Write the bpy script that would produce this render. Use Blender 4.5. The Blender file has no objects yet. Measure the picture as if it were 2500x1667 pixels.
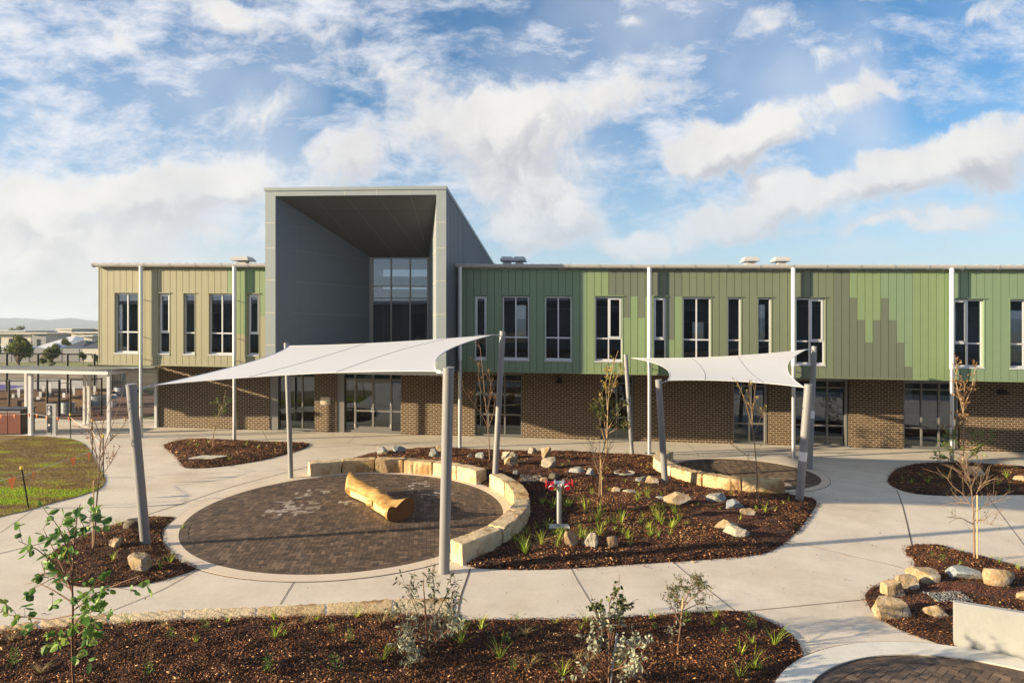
import bpy, bmesh, math, random
import numpy as np
from mathutils import Vector, Matrix, noise
R = math.radians
rng = np.random.default_rng(7); random.seed(11)
sc = bpy.context.scene
COL = sc.collection

# ------------------------------------------------------------ camera, sky, sun, exposure
F, CX, YH, H0 = 1594.4, 1250.0, 799.4, 5.2      # focal length / horizon of the photograph in its own pixels, eye height
cam_d = bpy.data.cameras.new('camera'); cam = bpy.data.objects.new('camera', cam_d); COL.objects.link(cam)
cam.location = (0, 0, H0); cam.rotation_euler = (R(90), 0, 0)
cam_d.sensor_width = 36; cam_d.lens = 36*F/2500; cam_d.shift_y = -34.1/2500
cam_d.clip_start = 0.1; cam_d.clip_end = 20000
sc.camera = cam

SUN_AZ, SUN_EL = 15.0, 13.4                      # light travels towards +X, turned SUN_AZ towards +Y
sd = Vector((math.cos(R(SUN_AZ))*math.cos(R(SUN_EL)), math.sin(R(SUN_AZ))*math.cos(R(SUN_EL)), -math.sin(R(SUN_EL))))
sun_d = bpy.data.lights.new('sun', 'SUN'); sun = bpy.data.objects.new('sun', sun_d); COL.objects.link(sun)
sun_d.energy = 5.0; sun_d.angle = R(0.6); sun_d.color = (1.0, 0.79, 0.50)
sun.rotation_euler = sd.to_track_quat('-Z', 'Y').to_euler(); sun.location = (-30, -10, 20)

sc.view_settings.view_transform = 'Standard'; sc.view_settings.look = 'None'
sc.view_settings.exposure = 1.36; sc.view_settings.gamma = 1; sc.view_settings.use_curve_mapping = False
sc.cycles.max_bounces = 8; sc.cycles.diffuse_bounces = 3; sc.cycles.glossy_bounces = 4
sc.cycles.transparent_max_bounces = 24; sc.cycles.transmission_bounces = 6; sc.cycles.volume_bounces = 0
sc.cycles.caustics_reflective = False; sc.cycles.caustics_refractive = False

class NT:
    """tiny node-tree writer"""
    def __init__(s, tree): s.t = tree; s.n = tree.nodes; s.l = tree.links
    def node(s, kind, **kw):
        nd = s.n.new(kind)
        for k, v in kw.items(): setattr(nd, k, v)
        return nd
    def put(s, sock, v):
        if v is None: return
        if isinstance(v, bpy.types.NodeSocket): s.l.new(v, sock)
        else:
            if isinstance(v, (tuple, list)) and len(v) == 3 and sock.type == 'RGBA': v = (*v, 1)
            sock.default_value = v
    def math(s, op, a, b=None, c=None, clamp=False):
        nd = s.node('ShaderNodeMath', operation=op); nd.use_clamp = clamp
        s.put(nd.inputs[0], a); s.put(nd.inputs[1], b)
        if c is not None: s.put(nd.inputs[2], c)
        return nd.outputs[0]
    def vmath(s, op, a, b=None):
        nd = s.node('ShaderNodeVectorMath', operation=op); s.put(nd.inputs[0], a); s.put(nd.inputs[1], b)
        return nd.outputs[0] if op not in ('LENGTH', 'DOT_PRODUCT', 'DISTANCE') else nd.outputs['Value']
    def comb(s, x, y, z=0.0):
        nd = s.node('ShaderNodeCombineXYZ'); s.put(nd.inputs[0], x); s.put(nd.inputs[1], y); s.put(nd.inputs[2], z); return nd.outputs[0]
    def noise(s, vec, scale, detail=5, rough=.55, dist=0.0, col=False):
        nd = s.node('ShaderNodeTexNoise'); s.put(nd.inputs['Vector'], vec); nd.inputs['Scale'].default_value = scale
        nd.inputs['Detail'].default_value = detail; nd.inputs['Roughness'].default_value = rough; nd.inputs['Distortion'].default_value = dist
        return nd.outputs['Color' if col else 'Fac']
    def ramp(s, fac, stops, interp='LINEAR'):
        nd = s.node('ShaderNodeValToRGB'); nd.color_ramp.interpolation = interp
        e = nd.color_ramp.elements
        while len(e) < len(stops): e.new(.5)
        for el, (p, c) in zip(e, stops):
            el.position = p; el.color = (*c, 1) if len(c) == 3 else c
        s.put(nd.inputs[0], fac); return nd.outputs[0]
    def mix(s, fac, a, b, blend='MIX'):
        nd = s.node('ShaderNodeMix', data_type='RGBA', blend_type=blend); s.put(nd.inputs[0], fac)
        s.put(nd.inputs[6], a); s.put(nd.inputs[7], b); return nd.outputs[2]
    def rng(s, v, a, b, c=0.0, d=1.0, smooth=True):
        nd = s.node('ShaderNodeMapRange'); nd.interpolation_type = 'SMOOTHSTEP' if smooth else 'LINEAR'
        s.put(nd.inputs[0], v); nd.inputs[1].default_value = a; nd.inputs[2].default_value = b
        nd.inputs[3].default_value = c; nd.inputs[4].default_value = d; return nd.outputs[0]

world = bpy.data.worlds.new('World'); sc.world = world; world.use_nodes = True
w = NT(world.node_tree); w.n.clear()
SKY_STR = 0.09
sky = w.node('ShaderNodeTexSky', sky_type='NISHITA'); sky.sun_disc = False
sky.sun_elevation = R(SUN_EL); sky.sun_rotation = R(360-(90+SUN_AZ)); sky.altitude = 100
sky.air_density = 1.0; sky.dust_density = .6; sky.ozone_density = 2.6
tc = w.node('ShaderNodeTexCoord').outputs['Generated']
sep = w.node('ShaderNodeSeparateXYZ'); w.put(sep.inputs[0], tc)
ay = w.math('MAXIMUM', w.math('ABSOLUTE', sep.outputs[1]), .08)
pu = w.math('DIVIDE', sep.outputs[0], ay); pv = w.math('DIVIDE', sep.outputs[2], ay)   # bearing / height of the direction looked in
base = w.comb(pu, pv)
def warped(P, sc_, det, amp):
    q_ = w.vmath('SUBTRACT', w.noise(P, sc_, det, .6, col=True), (.5, .5, .5)); d = w.vmath('SCALE', q_)
    d.node.inputs[3].default_value = amp; return w.vmath('ADD', P, d)
P0 = warped(base, 3.0, 3, .13); PBK = warped(P0, 12.0, 8, .06)
def T(px, py): return (px-CX)/F, (YH-py)/F
# banks of cumulus: centre x, y, half length, half height, turn, weight
BANKS = [(1290,300,260,120,-.10,1.0),(1100,330,150,80,.3,.8),(1200,430,120,110,0,.7),(1760,365,270,60,-.17,1.05),(2130,430,560,62,-.30,1.0),(2380,400,200,90,-.2,.9),
         (1700,545,260,50,-.28,.8),(1330,500,190,100,-.2,.95),(1300,560,190,55,0,.8),(330,470,330,75,0,.95),(90,545,180,90,.1,1.0),(500,560,330,65,0,.75),(880,390,130,85,-.3,1.0),
         (560,430,160,60,0,.8),(550,70,190,55,.1,.8),(300,110,130,42,.8,.75),(1880,60,120,75,-.4,.75),(2080,240,240,55,-.35,.75),(2350,60,240,45,-.3,.6),
         (1700,220,170,45,-.2,.5),(1530,45,70,32,0,.6),(760,110,130,90,.4,.55),(30,90,70,80,0,.6),(2330,530,300,38,-.1,.7),(1500,235,130,50,-.4,.55),(1020,190,120,80,.3,.55),
         (60,470,180,50,0,.6),(2250,560,400,14,0,.45),(250,640,420,45,0,.7),(120,640,260,60,0,.8),(700,250,230,60,-.2,.5),(150,300,200,60,0,.45),(160,720,330,60,0,.9),(520,700,200,40,0,.6),(1650,120,150,40,-.2,.45),(2000,150,160,35,-.35,.5),(1420,130,120,40,-.1,.45)]
def bank_field(P):
    acc = None
    sp = w.node('ShaderNodeSeparateXYZ'); w.put(sp.inputs[0], P)
    for (x, y, rx, ry, an, wt) in BANKS:
        u0, v0 = T(x, y); c, s_ = math.cos(-an), math.sin(-an)
        mp = w.node('ShaderNodeMapping', vector_type='TEXTURE')
        mp.inputs['Location'].default_value = (u0, v0, 0); mp.inputs['Rotation'].default_value = (0, 0, -an); mp.inputs['Scale'].default_value = (rx*1.62/F, ry*1.8/F, 1)
        w.put(mp.inputs[0], P)
        g = w.math('MULTIPLY', w.rng(w.vmath('LENGTH', mp.outputs[0]), 1.0, 0.0), wt)
        acc = g if acc is None else w.math('SUBTRACT', w.math('ADD', acc, g), w.math('MULTIPLY', acc, g))
    return acc
def dens(P, off=(0, 0, 0)):
    Q = w.vmath('ADD', P, off) if any(off) else P
    n1 = w.noise(Q, 6.0, 14, .63, .0)
    return w.math('ADD', bank_field(Q), w.math('MULTIPLY', w.math('SUBTRACT', n1, .5), 2.1))
D0 = dens(PBK); D1 = dens(PBK, (-.014, .036, 0))
cum = w.rng(D0, .36, .76)
# high mottled veil, drawn out sideways, thicker towards the left
st = w.node('ShaderNodeMapping'); st.inputs['Rotation'].default_value = (0, 0, .22); st.inputs['Scale'].default_value = (1.0, 2.3, 1); w.put(st.inputs[0], warped(base, 5.0, 4, .05))
v1 = w.noise(st.outputs[0], 8.0, 14, .70, 0)
v0 = w.noise(st.outputs[0], 2.0, 3, .5, 0)
vv = w.math('ADD', w.math('MULTIPLY', v1, .75), w.math('MULTIPLY', v0, .45))
side = w.rng(pu, -.8, .45, .055, -.015)
veil = w.rng(w.math('ADD', vv, side), .50, .80, .04, 1.0)
soft = w.rng(w.math('ADD', w.noise(P0, 2.2, 4, .5), w.rng(pu, -.6, .5, -.03, .04)), .40, .70, 0, .52)
veil = w.math('MAXIMUM', veil, soft)
veil = w.math('MULTIPLY', veil, w.rng(pv, .06, .22, .25, 1))
lit = w.rng(w.math('SUBTRACT', D0, D1), -.34, .26)
lit = w.math('MULTIPLY', lit, w.rng(w.noise(P0, 5.0, 6, .6), .30, .60, .55, 1))
bright = w.mix(lit, (.60, .605, .65), (1.0, .975, .94))
bright = w.mix(w.rng(D0, .35, .9), (.86, .89, .95), bright)
skyc = w.mix(1.0, sky.outputs[0], (SKY_STR, SKY_STR, SKY_STR), 'MULTIPLY')
hs = w.node('ShaderNodeHueSaturation'); hs.inputs['Saturation'].default_value = 1.30; hs.inputs['Value'].default_value = .80; w.put(hs.inputs['Color'], skyc)
CL = .365
vc = w.mix(veil, hs.outputs[0], (.90*CL, .92*CL, .99*CL))
br = w.mix(1.0, bright, (CL, CL, CL), 'MULTIPLY')
allc = w.mix(w.math('MULTIPLY', cum, .97), vc, br)
allc = w.mix(w.rng(pv, -.02, .30, .74, 0), allc, w.mix(w.rng(pu, -.75, -.05), (.93*CL, .92*CL, .89*CL), (.64*CL, .77*CL, .90*CL)))
bg = w.node('ShaderNodeBackground'); w.put(bg.inputs[0], allc); bg.inputs[1].default_value = 1.0
wo = w.node('ShaderNodeOutputWorld'); w.l.new(bg.outputs[0], wo.inputs[0])
world.cycles.sampling_method = 'MANUAL'; world.cycles.sample_map_resolution = 512

# ------------------------------------------------------------ site geometry
SL = .012                                         # the whole site falls gently to the right
def S(x): return -SL*max(-45.0, min(45.0, x))
def G(px, py):                                    # photograph pixel -> point on the paved ground
    a, b = (px-CX)/F, (py-YH)/F
    Y = H0/(b-SL*a); return Vector((a*Y, Y, S(a*Y)))
def AT(px, py, Y): a = (px-CX)/F; return Vector((a*Y, Y, H0-(py-YH)/F*Y))
TH = R(5.86); cT, sT = math.cos(TH), math.sin(TH); ZF = 28.15
def PB(p):                                        # building coordinates: along facade, depth behind cladding, height
    u, d, z = p; X = u*cT+d*sT; return Vector((X, ZF-sT*u+cT*d, z+S(X)))
def U(px, d=0.0):
    a = (px-CX)/F; return (a*(ZF+d*cT)-d*sT)/(cT+a*sT)
def ZB(px, py, d=0.0):
    p = PB((U(px, d), d, 0)); return H0-(py-YH)/F*p.y-S(p.x)

# ------------------------------------------------------------ mesh helpers
class MB:
    def __init__(s, xf=None): s.v = []; s.f = []; s.m = []; s.uv = []; s.xf = xf; s.tone = []
    def add(s, vs, fs, m=0, uvs=None, tone=None):
        o = len(s.v)
        if uvs is None: uvs = [(0, 0)]*len(vs)
        s.uv += uvs; s.v += [tuple(s.xf(v)) if s.xf else tuple(v) for v in vs]
        s.f += [tuple(i+o for i in f) for f in fs]; s.m += [m]*len(fs)
        s.tone += [(.5 if tone is None else tone)]*len(fs)
    def box(s, a, b, m=0, tone=None):
        (x0, y0, z0), (x1, y1, z1) = a, b
        x0, x1 = min(x0, x1), max(x0, x1); y0, y1 = min(y0, y1), max(y0, y1); z0, z1 = min(z0, z1), max(z0, z1)
        V = [(x0,y0,z0),(x1,y0,z0),(x1,y1,z0),(x0,y1,z0),(x0,y0,z1),(x1,y0,z1),(x1,y1,z1),(x0,y1,z1)]
        s.add(V, [(0,3,2,1),(4,5,6,7),(0,1,5,4),(1,2,6,5),(2,3,7,6),(3,0,4,7)], m, [(v[0]+v[1], v[2]) for v in V], tone)
    def hexa(s, V, m=0, tone=None):
        s.add(V, [(0,3,2,1),(4,5,6,7),(0,1,5,4),(1,2,6,5),(2,3,7,6),(3,0,4,7)], m, [(v[0]+v[1], v[2]) for v in V], tone)
    def tube(s, pts, rad, n=8, m=0, caps=True, tone=None):
        pts = [Vector(p) for p in pts]
        if not isinstance(rad, (list, tuple)): rad = [rad]*len(pts)
        V = []; ref = None
        for i, p in enumerate(pts):
            t = (pts[min(i+1, len(pts)-1)]-pts[max(i-1, 0)])
            t = t.normalized() if t.length > 1e-9 else Vector((0, 0, 1))
            if ref is None: ref = t.orthogonal().normalized()
            ref = (ref-t*ref.dot(t)); ref = ref.normalized() if ref.length > 1e-6 else t.orthogonal().normalized()
            b = t.cross(ref)
            for k in range(n):
                a = 2*math.pi*k/n; V.append(p+(ref*math.cos(a)+b*math.sin(a))*rad[i])
        fs = [(i*n+k, i*n+(k+1) % n, (i+1)*n+(k+1) % n, (i+1)*n+k) for i in range(len(pts)-1) for k in range(n)]
        if caps: fs += [tuple(range(n-1, -1, -1)), tuple((len(pts)-1)*n+k for k in range(n))]
        s.add(V, fs, m, None, tone)
    def ring(s, c, r0, r1, z0, z1, n=64, m=0, a0=0, a1=2*math.pi):
        full = abs(a1-a0-2*math.pi) < 1e-6; V = []; N = n if full else n+1
        for k in range(N):
            a = a0+(a1-a0)*k/n; ca, sa = math.cos(a), math.sin(a)
            V += [(c[0]+r0*ca, c[1]+r0*sa, z0), (c[0]+r1*ca, c[1]+r1*sa, z0), (c[0]+r1*ca, c[1]+r1*sa, z1), (c[0]+r0*ca, c[1]+r0*sa, z1)]
        fs = []
        for k in range(n):
            i, j = k*4, ((k+1) % N)*4
            fs += [(i+1, j+1, j+2, i+2), (i+3, i+2, j+2, j+3), (i, i+3, j+3, j), (i, j, j+1, i+1)]
        if not full: fs += [(0, 1, 2, 3), ((N-1)*4+3, (N-1)*4+2, (N-1)*4+1, (N-1)*4)]
        s.add(V, fs, m)
    def slope(s):                                 # lay a flat thing on the falling site
        s.v = [(x, y, z+S(x)) for x, y, z in s.v]; return s

def off_of(o):
    v = Vector((0, 0, 0))
    while o is not None: v += o.location; o = o.parent
    return v
def tag(o, label=None, cat=None, group=None, kind=None):
    if label: o['label'] = label
    if cat: o['category'] = cat
    if group: o['group'] = group
    if kind: o['kind'] = kind
    return o
def mesh_from(name, mb, mats, off, smooth=False):
    me = bpy.data.meshes.new(name)
    me.from_pydata([(x-off.x, y-off.y, z-off.z) for x, y, z in mb.v], [], mb.f)
    for m in (mats if isinstance(mats, (list, tuple)) else [mats]): me.materials.append(m)
    if len(me.polygons) == len(mb.m):
        me.polygons.foreach_set('material_index', mb.m)
        at = me.attributes.new('tone', 'FLOAT', 'FACE'); at.data.foreach_set('value', mb.tone)
    uvl = me.uv_layers.new(name='UVMap'); li = np.empty(len(me.loops), np.int32); me.loops.foreach_get('vertex_index', li)
    uvl.data.foreach_set('uv', np.array(mb.uv, np.float32)[li].ravel())
    if smooth:
        me.polygons.foreach_set('use_smooth', [True]*len(me.polygons))
        try: me.set_sharp_from_angle(angle=R(38))
        except Exception: pass
    me.update(); return me
def obj(name, mb, mats, parent=None, loc=None, smooth=False):
    if parent is not None: off = off_of(parent); l = Vector((0, 0, 0))
    else: l = Vector(loc) if loc is not None else Vector((0, 0, 0)); off = l
    o = bpy.data.objects.new(name, mesh_from(name, mb, mats, off, smooth)); o.location = l
    o.parent = parent; COL.objects.link(o); return o
def thing(name, loc, label, cat, group=None):
    o = bpy.data.objects.new(name, None); o.location = Vector(loc); o.empty_display_size = .3; COL.objects.link(o)
    return tag(o, label, cat, group)
def copy_tree(o, parent=None):
    c = o.copy(); COL.objects.link(c); c.parent = parent
    for ch in list(o.children): copy_tree(ch, c)
    return c

# ------------------------------------------------------------ materials
def mat(name, col=(.5, .5, .5), rough=.7, metal=0, var=0.0, vscale=6, bump=0.0, bscale=40, spec=.5, var2=None, coat=0, col2=None, c2=(.45, .62), tone=None, sub=0):
    m = bpy.data.materials.new(name); m.use_nodes = True; t = NT(m.node_tree); b = m.node_tree.nodes['Principled BSDF']
    b.inputs['Roughness'].default_value = rough; b.inputs['Metallic'].default_value = metal; b.inputs['Specular IOR Level'].default_value = spec
    b.inputs['Coat Weight'].default_value = coat
    co = t.node('ShaderNodeTexCoord').outputs['Object']; c = None
    if tone:
        at = t.node('ShaderNodeAttribute', attribute_name='tone'); c = t.ramp(at.outputs['Fac'], tone)
    else: c = t.node('ShaderNodeRGB').outputs[0]; c.default_value = (*col, 1)
    if col2:
        c = t.mix(t.rng(t.noise(co, vscale*.35, 6, .6), *c2), c, col2)
    if var:
        v = t.rng(t.noise(co, vscale, 6, .6), .25, .75, 1-var, 1+var, False)
        c = t.mix(1.0, c, t.comb(v, v, v), 'MULTIPLY')
        v = t.rng(t.noise(co, vscale*9, 3, .6), .25, .75, 1-var*.5, 1+var*.5, False)
        c = t.mix(1.0, c, t.comb(v, v, v), 'MULTIPLY')
    t.put(b.inputs['Base Color'], c)
    if bump:
        bn = t.node('ShaderNodeBump'); bn.inputs['Strength'].default_value = min(1, bump); bn.inputs['Distance'].default_value = .02*max(1, bump)
        t.put(bn.inputs['Height'], t.noise(co, bscale, 6, .6)); t.put(b.inputs['Normal'], bn.outputs[0])
    return m
M = {}
M['conc'] = mat('path_concrete', (.64, .575, .485), .85, var=.10, vscale=1.1, bump=.3, bscale=60, col2=(.55, .475, .38), c2=(.42, .72))
M['apron'] = mat('apron_concrete', (.60, .555, .475), .85, var=.09, vscale=1.0, bump=.25, bscale=60, col2=(.50, .45, .37), c2=(.45, .8))
M['ring3'] = mat('pale_edge_concrete', (.66, .64, .58), .85, var=.12, vscale=3, bump=.3, bscale=50)
M['ringc'] = mat('edge_concrete', (.66, .565, .455), .85, var=.07, vscale=2, bump=.3, bscale=70)
M['joint'] = mat('joint', (.06, .045, .035), .9)
M['joint2'] = mat('brown_joint', (.10, .065, .04), .9)
M['mulchb'] = mat('mulch_soil', (.050, .022, .012), .95, var=.5, vscale=18, bump=1, bscale=30)
M['scoria'] = mat('scoria_chips', rough=.9, tone=[(0, (.05, .016, .010)), (.5, (.17, .055, .035)), (1, (.34, .14, .09))])
M['gravel'] = mat('scoria_gravel', (.15, .05, .03), .95, var=.4, vscale=30, bump=1, bscale=60)
CH = [(0, (.014, .007, .005)), (.25, (.045, .018, .010)), (.50, (.165, .058, .025)), (.78, (.36, .15, .058)), (1, (.68, .42, .20))]
M['chip'] = mat('bark_chips', rough=.72, tone=CH, spec=.35)
M['greychip'] = mat('grey_pebbles', rough=.8, tone=[(0, (.12, .13, .14)), (1, (.42, .43, .43))])
M['paver'] = mat('pavers', rough=.75, tone=[(0, (.055, .042, .034)), (.5, (.120, .083, .060)), (.8, (.20, .14, .098)), (.9, (.24, .195, .155)), (1, (.40, .37, .34))], var=.22, vscale=5, bump=.3, bscale=50)
M['sand'] = mat('paver_joints', (.05, .04, .032), .95, var=.3, vscale=8)
M['stone'] = mat('sandstone', (.54, .40, .22), .9, var=.22, vscale=5, bump=1.2, bscale=16, col2=(.36, .21, .09), c2=(.46, .62))
M['stonew'] = mat('pale_sandstone', (.60, .48, .31), .9, var=.22, vscale=5, bump=1.2, bscale=18, col2=(.42, .27, .13), c2=(.48, .66))
for _k in ('stone', 'stonew'):                     # curved saw marks and bedding lines of the quarried blocks
    _m = M[_k]; _t = NT(_m.node_tree); _b = _m.node_tree.nodes['Principled BSDF']; _co = _t.node('ShaderNodeTexCoord').outputs['Object']
    _w = _t.node('ShaderNodeTexWave', wave_type='RINGS', rings_direction='SPHERICAL'); _t.put(_w.inputs['Vector'], _t.vmath('ADD', _co, (.9, -.7, .2))); _w.inputs['Scale'].default_value = 8.5; _w.inputs['Distortion'].default_value = 3.5; _w.inputs['Detail'].default_value = 3
    _c = _b.inputs['Base Color'].links[0].from_socket; _gn = _t.node('ShaderNodeSeparateXYZ'); _t.put(_gn.inputs[0], _t.node('ShaderNodeNewGeometry').outputs['Normal']); _mk = _t.math('MULTIPLY', _t.rng(_gn.outputs[2], .6, .9), _t.rng(_t.noise(_co, 3.0, 4, .6), .42, .62)); _f = _t.math('SUBTRACT', 1.04, _t.math('MULTIPLY', _mk, _t.rng(_w.outputs['Fac'], .75, .2, 0, .42))); _t.put(_b.inputs['Base Color'], _t.mix(1.0, _c, _t.comb(_f, _f, _f), 'MULTIPLY'))
M['steelpole'] = mat('grey_pole_paint', (.235, .238, .25), .45, var=.04, vscale=2)
M['white'] = mat('white_paint', (.70, .71, .73), .45)
M['galv'] = mat('galvanised_steel', (.55, .57, .60), .38, metal=.75, var=.12, vscale=14)
M['frame'] = mat('window_aluminium', (.62, .64, .68), .35, metal=.25)
M['dframe'] = mat('grey_aluminium', (.21, .21, .205), .42, metal=.25)
M['dark'] = mat('charcoal', (.03, .03, .032), .6)
M['black'] = mat('black_paint', (.012, .012, .013), .4)
M['soffit'] = mat('soffit', (.10, .10, .10), .8)
M['gutter'] = mat('gutter_paint', (.43, .43, .43), .4)
M['roof'] = mat('roof_sheet', (.42, .43, .44), .45, metal=.3)
M['board_tan'] = mat('tan_board', (.280, .272, .180), .55, var=.03, vscale=3)
M['board_green'] = mat('green_board', (.182, .258, .135), .55, var=.03, vscale=3)
M['board_sage_shade'] = mat('sage_shade_board', (.172, .252, .158), .55, var=.03, vscale=3)  # sage boards, and green ones with the tower's shade put into the colour
M['board_olive'] = mat('olive_board', (.140, .170, .112), .55, var=.03, vscale=3)
M['board_grey'] = mat('grey_olive_board', (.118, .142, .105), .55, var=.03, vscale=3)
M['groove'] = mat('groove', (.07, .08, .05), .8)
M['panel'] = mat('grey_panel', (.25, .29, .31), .5, var=.03, vscale=2)
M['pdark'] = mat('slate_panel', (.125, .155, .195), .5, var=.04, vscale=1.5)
M['ceil'] = mat('charcoal_panel', (.105, .108, .115), .6)
M['pjoint'] = mat('panel_joint', (.48, .45, .38), .7)
M['pjoint2'] = mat('fine_panel_joint', (.20, .22, .24), .7)
M['tside'] = mat('tower_side_cladding', (.15, .17, .19), .45, metal=.2)
M['sail'] = mat('sail_cloth', (.53, .545, .58), .75, var=.015, vscale=2)
M['seam'] = mat('sail_seam', (.12, .12, .12), .8)
M['red'] = mat('red_paint', (.55, .015, .03), .3, coat=.4)
M['orange'] = mat('orange_flag', (.95, .27, .08), .6)
M['yellow'] = mat('yellow_cap', (.85, .60, .02), .5)
M['string'] = mat('string', (.75, .75, .72), .7)
M['logm'] = mat('golden_log', (.58, .355, .135), .6, var=.22, vscale=5, bump=.3, bscale=18, col2=(.40, .215, .07), c2=(.45, .68), spec=.3)
_t = NT(M['logm'].node_tree); _b = M['logm'].node_tree.nodes['Principled BSDF']; _co = _t.node('ShaderNodeTexCoord').outputs['Object']
_mp = _t.node('ShaderNodeMapping'); _mp.inputs['Rotation'].default_value = (0, 0, R(52)); _mp.inputs['Scale'].default_value = (1.2, 16, 16); _t.put(_mp.inputs[0], _co); _g = _t.rng(_t.noise(_mp.outputs[0], 1.6, 6, .65, .6), .32, .68, .58, 1.12)
_c = _b.inputs['Base Color'].links[0].from_socket; _t.put(_b.inputs['Base Color'], _t.mix(1.0, _c, _t.comb(_g, _g, _g), 'MULTIPLY'))
M['logend'] = mat('log_end', (.13, .055, .015), .6, var=.3, vscale=5)  # brown end grain, colour darkened further for the shaded end face
M['logcut'] = mat('log_fresh_cut', (.82, .58, .25), .6, var=.08, vscale=5)
M['plaque'] = mat('plaque', (.60, .54, .40), .5)
M['cream'] = mat('interior_cream', (.62, .60, .48), .8)
M['intw'] = mat('interior_wall', (.30, .29, .27), .8)
M['intf'] = mat('interior_floor', (.12, .11, .10), .6)
M['blind'] = mat('blind', (.10, .14, .17), .6)
M['precast'] = mat('precast_white', (.335, .345, .345), .7, var=.08, vscale=2, bump=.15, bscale=30)
M['lidc'] = mat('pit_lid_concrete', (.50, .48, .42), .85, var=.12, vscale=8)
M['stake'] = mat('stake_timber', (.55, .38, .20), .8, var=.15, vscale=15)
M['stalk'] = mat('stem_bark', (.22, .14, .09), .8, var=.25, vscale=15)
M['stalk2'] = mat('pale_bark', (.36, .25, .15), .8, var=.2, vscale=15)
M['redst'] = mat('red_stem', (.17, .085, .055), .7, var=.2, vscale=12)
M['timber'] = mat('bed_timber', (.17, .10, .055), .85, var=.25, vscale=6)
M['slat'] = mat('red_brown_slats', (.26, .085, .055), .6, var=.08, vscale=6)
M['tank'] = mat('tank_steel', (.34, .37, .40), .45, metal=.6, var=.15, vscale=10)
M['soil'] = mat('garden_soil', (.085, .038, .024), .95, var=.35, vscale=6)
M['court'] = mat('court_paint', (.12, .09, .36), .8)
def leafmat(name, stops, rough=.5):
    m = mat(name, rough=rough, tone=stops, spec=.4); b = m.node_tree.nodes['Principled BSDF']
    t = NT(m.node_tree); tr = t.node('ShaderNodeBsdfTranslucent'); mx = t.node('ShaderNodeMixShader'); mx.inputs[0].default_value = .3
    col = b.inputs['Base Color'].links[0].from_socket; t.l.new(col, tr.inputs[0])
    t.l.new(b.outputs[0], mx.inputs[1]); t.l.new(tr.outputs[0], mx.inputs[2])
    t.l.new(mx.outputs[0], m.node_tree.nodes['Material Output'].inputs[0]); return m
M['lf_euc'] = leafmat('big_leaf', [(0, (.05, .12, .03)), (.5, (.13, .28, .06)), (.85, (.28, .44, .09)), (1, (.38, .40, .08))])
M['lf_silver'] = leafmat('silver_leaf', [(0, (.14, .17, .12)), (.6, (.36, .40, .29)), (1, (.58, .61, .48))])
M['lf_green'] = leafmat('green_leaf', [(0, (.04, .10, .02)), (.6, (.12, .23, .04)), (1, (.30, .40, .05))])
M['lf_yel'] = leafmat('yellow_leaf', [(0, (.14, .12, .02)), (.6, (.34, .26, .04)), (1, (.50, .36, .06))])
M['lf_rust'] = leafmat('rust_leaf', [(0, (.10, .05, .02)), (.6, (.28, .14, .05)), (1, (.42, .26, .10))])
M['lf_olive'] = leafmat('olive_leaf', [(0, (.03, .05, .015)), (.6, (.08, .11, .025)), (1, (.22, .24, .06))])
M['blade'] = leafmat('grass_blade', [(0, (.13, .22, .025)), (.55, (.34, .47, .04)), (1, (.60, .64, .10))])
M['straw'] = leafmat('straw_blade', [(0, (.25, .19, .07)), (1, (.55, .44, .2))])
M['lawnb'] = leafmat('lawn_blade', [(0, (.12, .065, .025)), (.35, (.27, .18, .06)), (.6, (.38, .35, .07)), (1, (.36, .55, .03))], .8)
M['crown'] = leafmat('tree_leaf', [(0, (.03, .05, .015)), (.6, (.14, .16, .03)), (1, (.32, .32, .07))])

def brick_mat():
    m = bpy.data.materials.new('brick'); m.use_nodes = True; t = NT(m.node_tree); b = m.node_tree.nodes['Principled BSDF']
    uv = t.node('ShaderNodeTexCoord').outputs['UV']
    bk = t.node('ShaderNodeTexBrick'); t.put(bk.inputs['Vector'], uv); bk.offset = .5
    bk.inputs['Color1'].default_value = (.074, .044, .029, 1); bk.inputs['Color2'].default_value = (.038, .022, .015, 1); bk.inputs['Mortar'].default_value = (.50, .40, .26, 1)
    bk.inputs['Scale'].default_value = 1; bk.inputs['Mortar Size'].default_value = .0085; bk.inputs['Mortar Smooth'].default_value = .15
    bk.inputs['Bias'].default_value = -.1; bk.inputs['Brick Width'].default_value = .262; bk.inputs['Row Height'].default_value = .0985
    n = t.rng(t.noise(uv, 9, 5, .6), .3, .7, .8, 1.25, False)
    t.put(b.inputs['Base Color'], t.mix(1.0, bk.outputs['Color'], t.comb(n, n, n), 'MULTIPLY'))
    bn = t.node('ShaderNodeBump'); bn.inputs['Strength'].default_value = .6; bn.inputs['Distance'].default_value = .008; bn.invert = True
    t.put(bn.inputs['Height'], bk.outputs['Fac']); t.put(b.inputs['Normal'], bn.outputs[0]); b.inputs['Roughness'].default_value = .8
    return m
M['brick'] = brick_mat()
def glass_mat(name, tint, refl, through, rough=0.0):
    m = bpy.data.materials.new(name); m.use_nodes = True; t = NT(m.node_tree); t.n.clear()
    tr = t.node('ShaderNodeBsdfTransparent'); tr.inputs[0].default_value = (*through, 1)
    gl = t.node('ShaderNodeBsdfGlossy'); gl.inputs['Roughness'].default_value = rough; gl.inputs[0].default_value = (*tint, 1)
    fr = t.node('ShaderNodeFresnel'); fr.inputs[0].default_value = 1.5
    f = t.math('ADD', t.math('MULTIPLY', fr.outputs[0], 1.3), refl, clamp=True)
    mx = t.node('ShaderNodeMixShader'); t.put(mx.inputs[0], f); t.l.new(tr.outputs[0], mx.inputs[1]); t.l.new(gl.outputs[0], mx.inputs[2])
    o = t.node('ShaderNodeOutputMaterial'); t.l.new(mx.outputs[0], o.inputs[0]); return m
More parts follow.
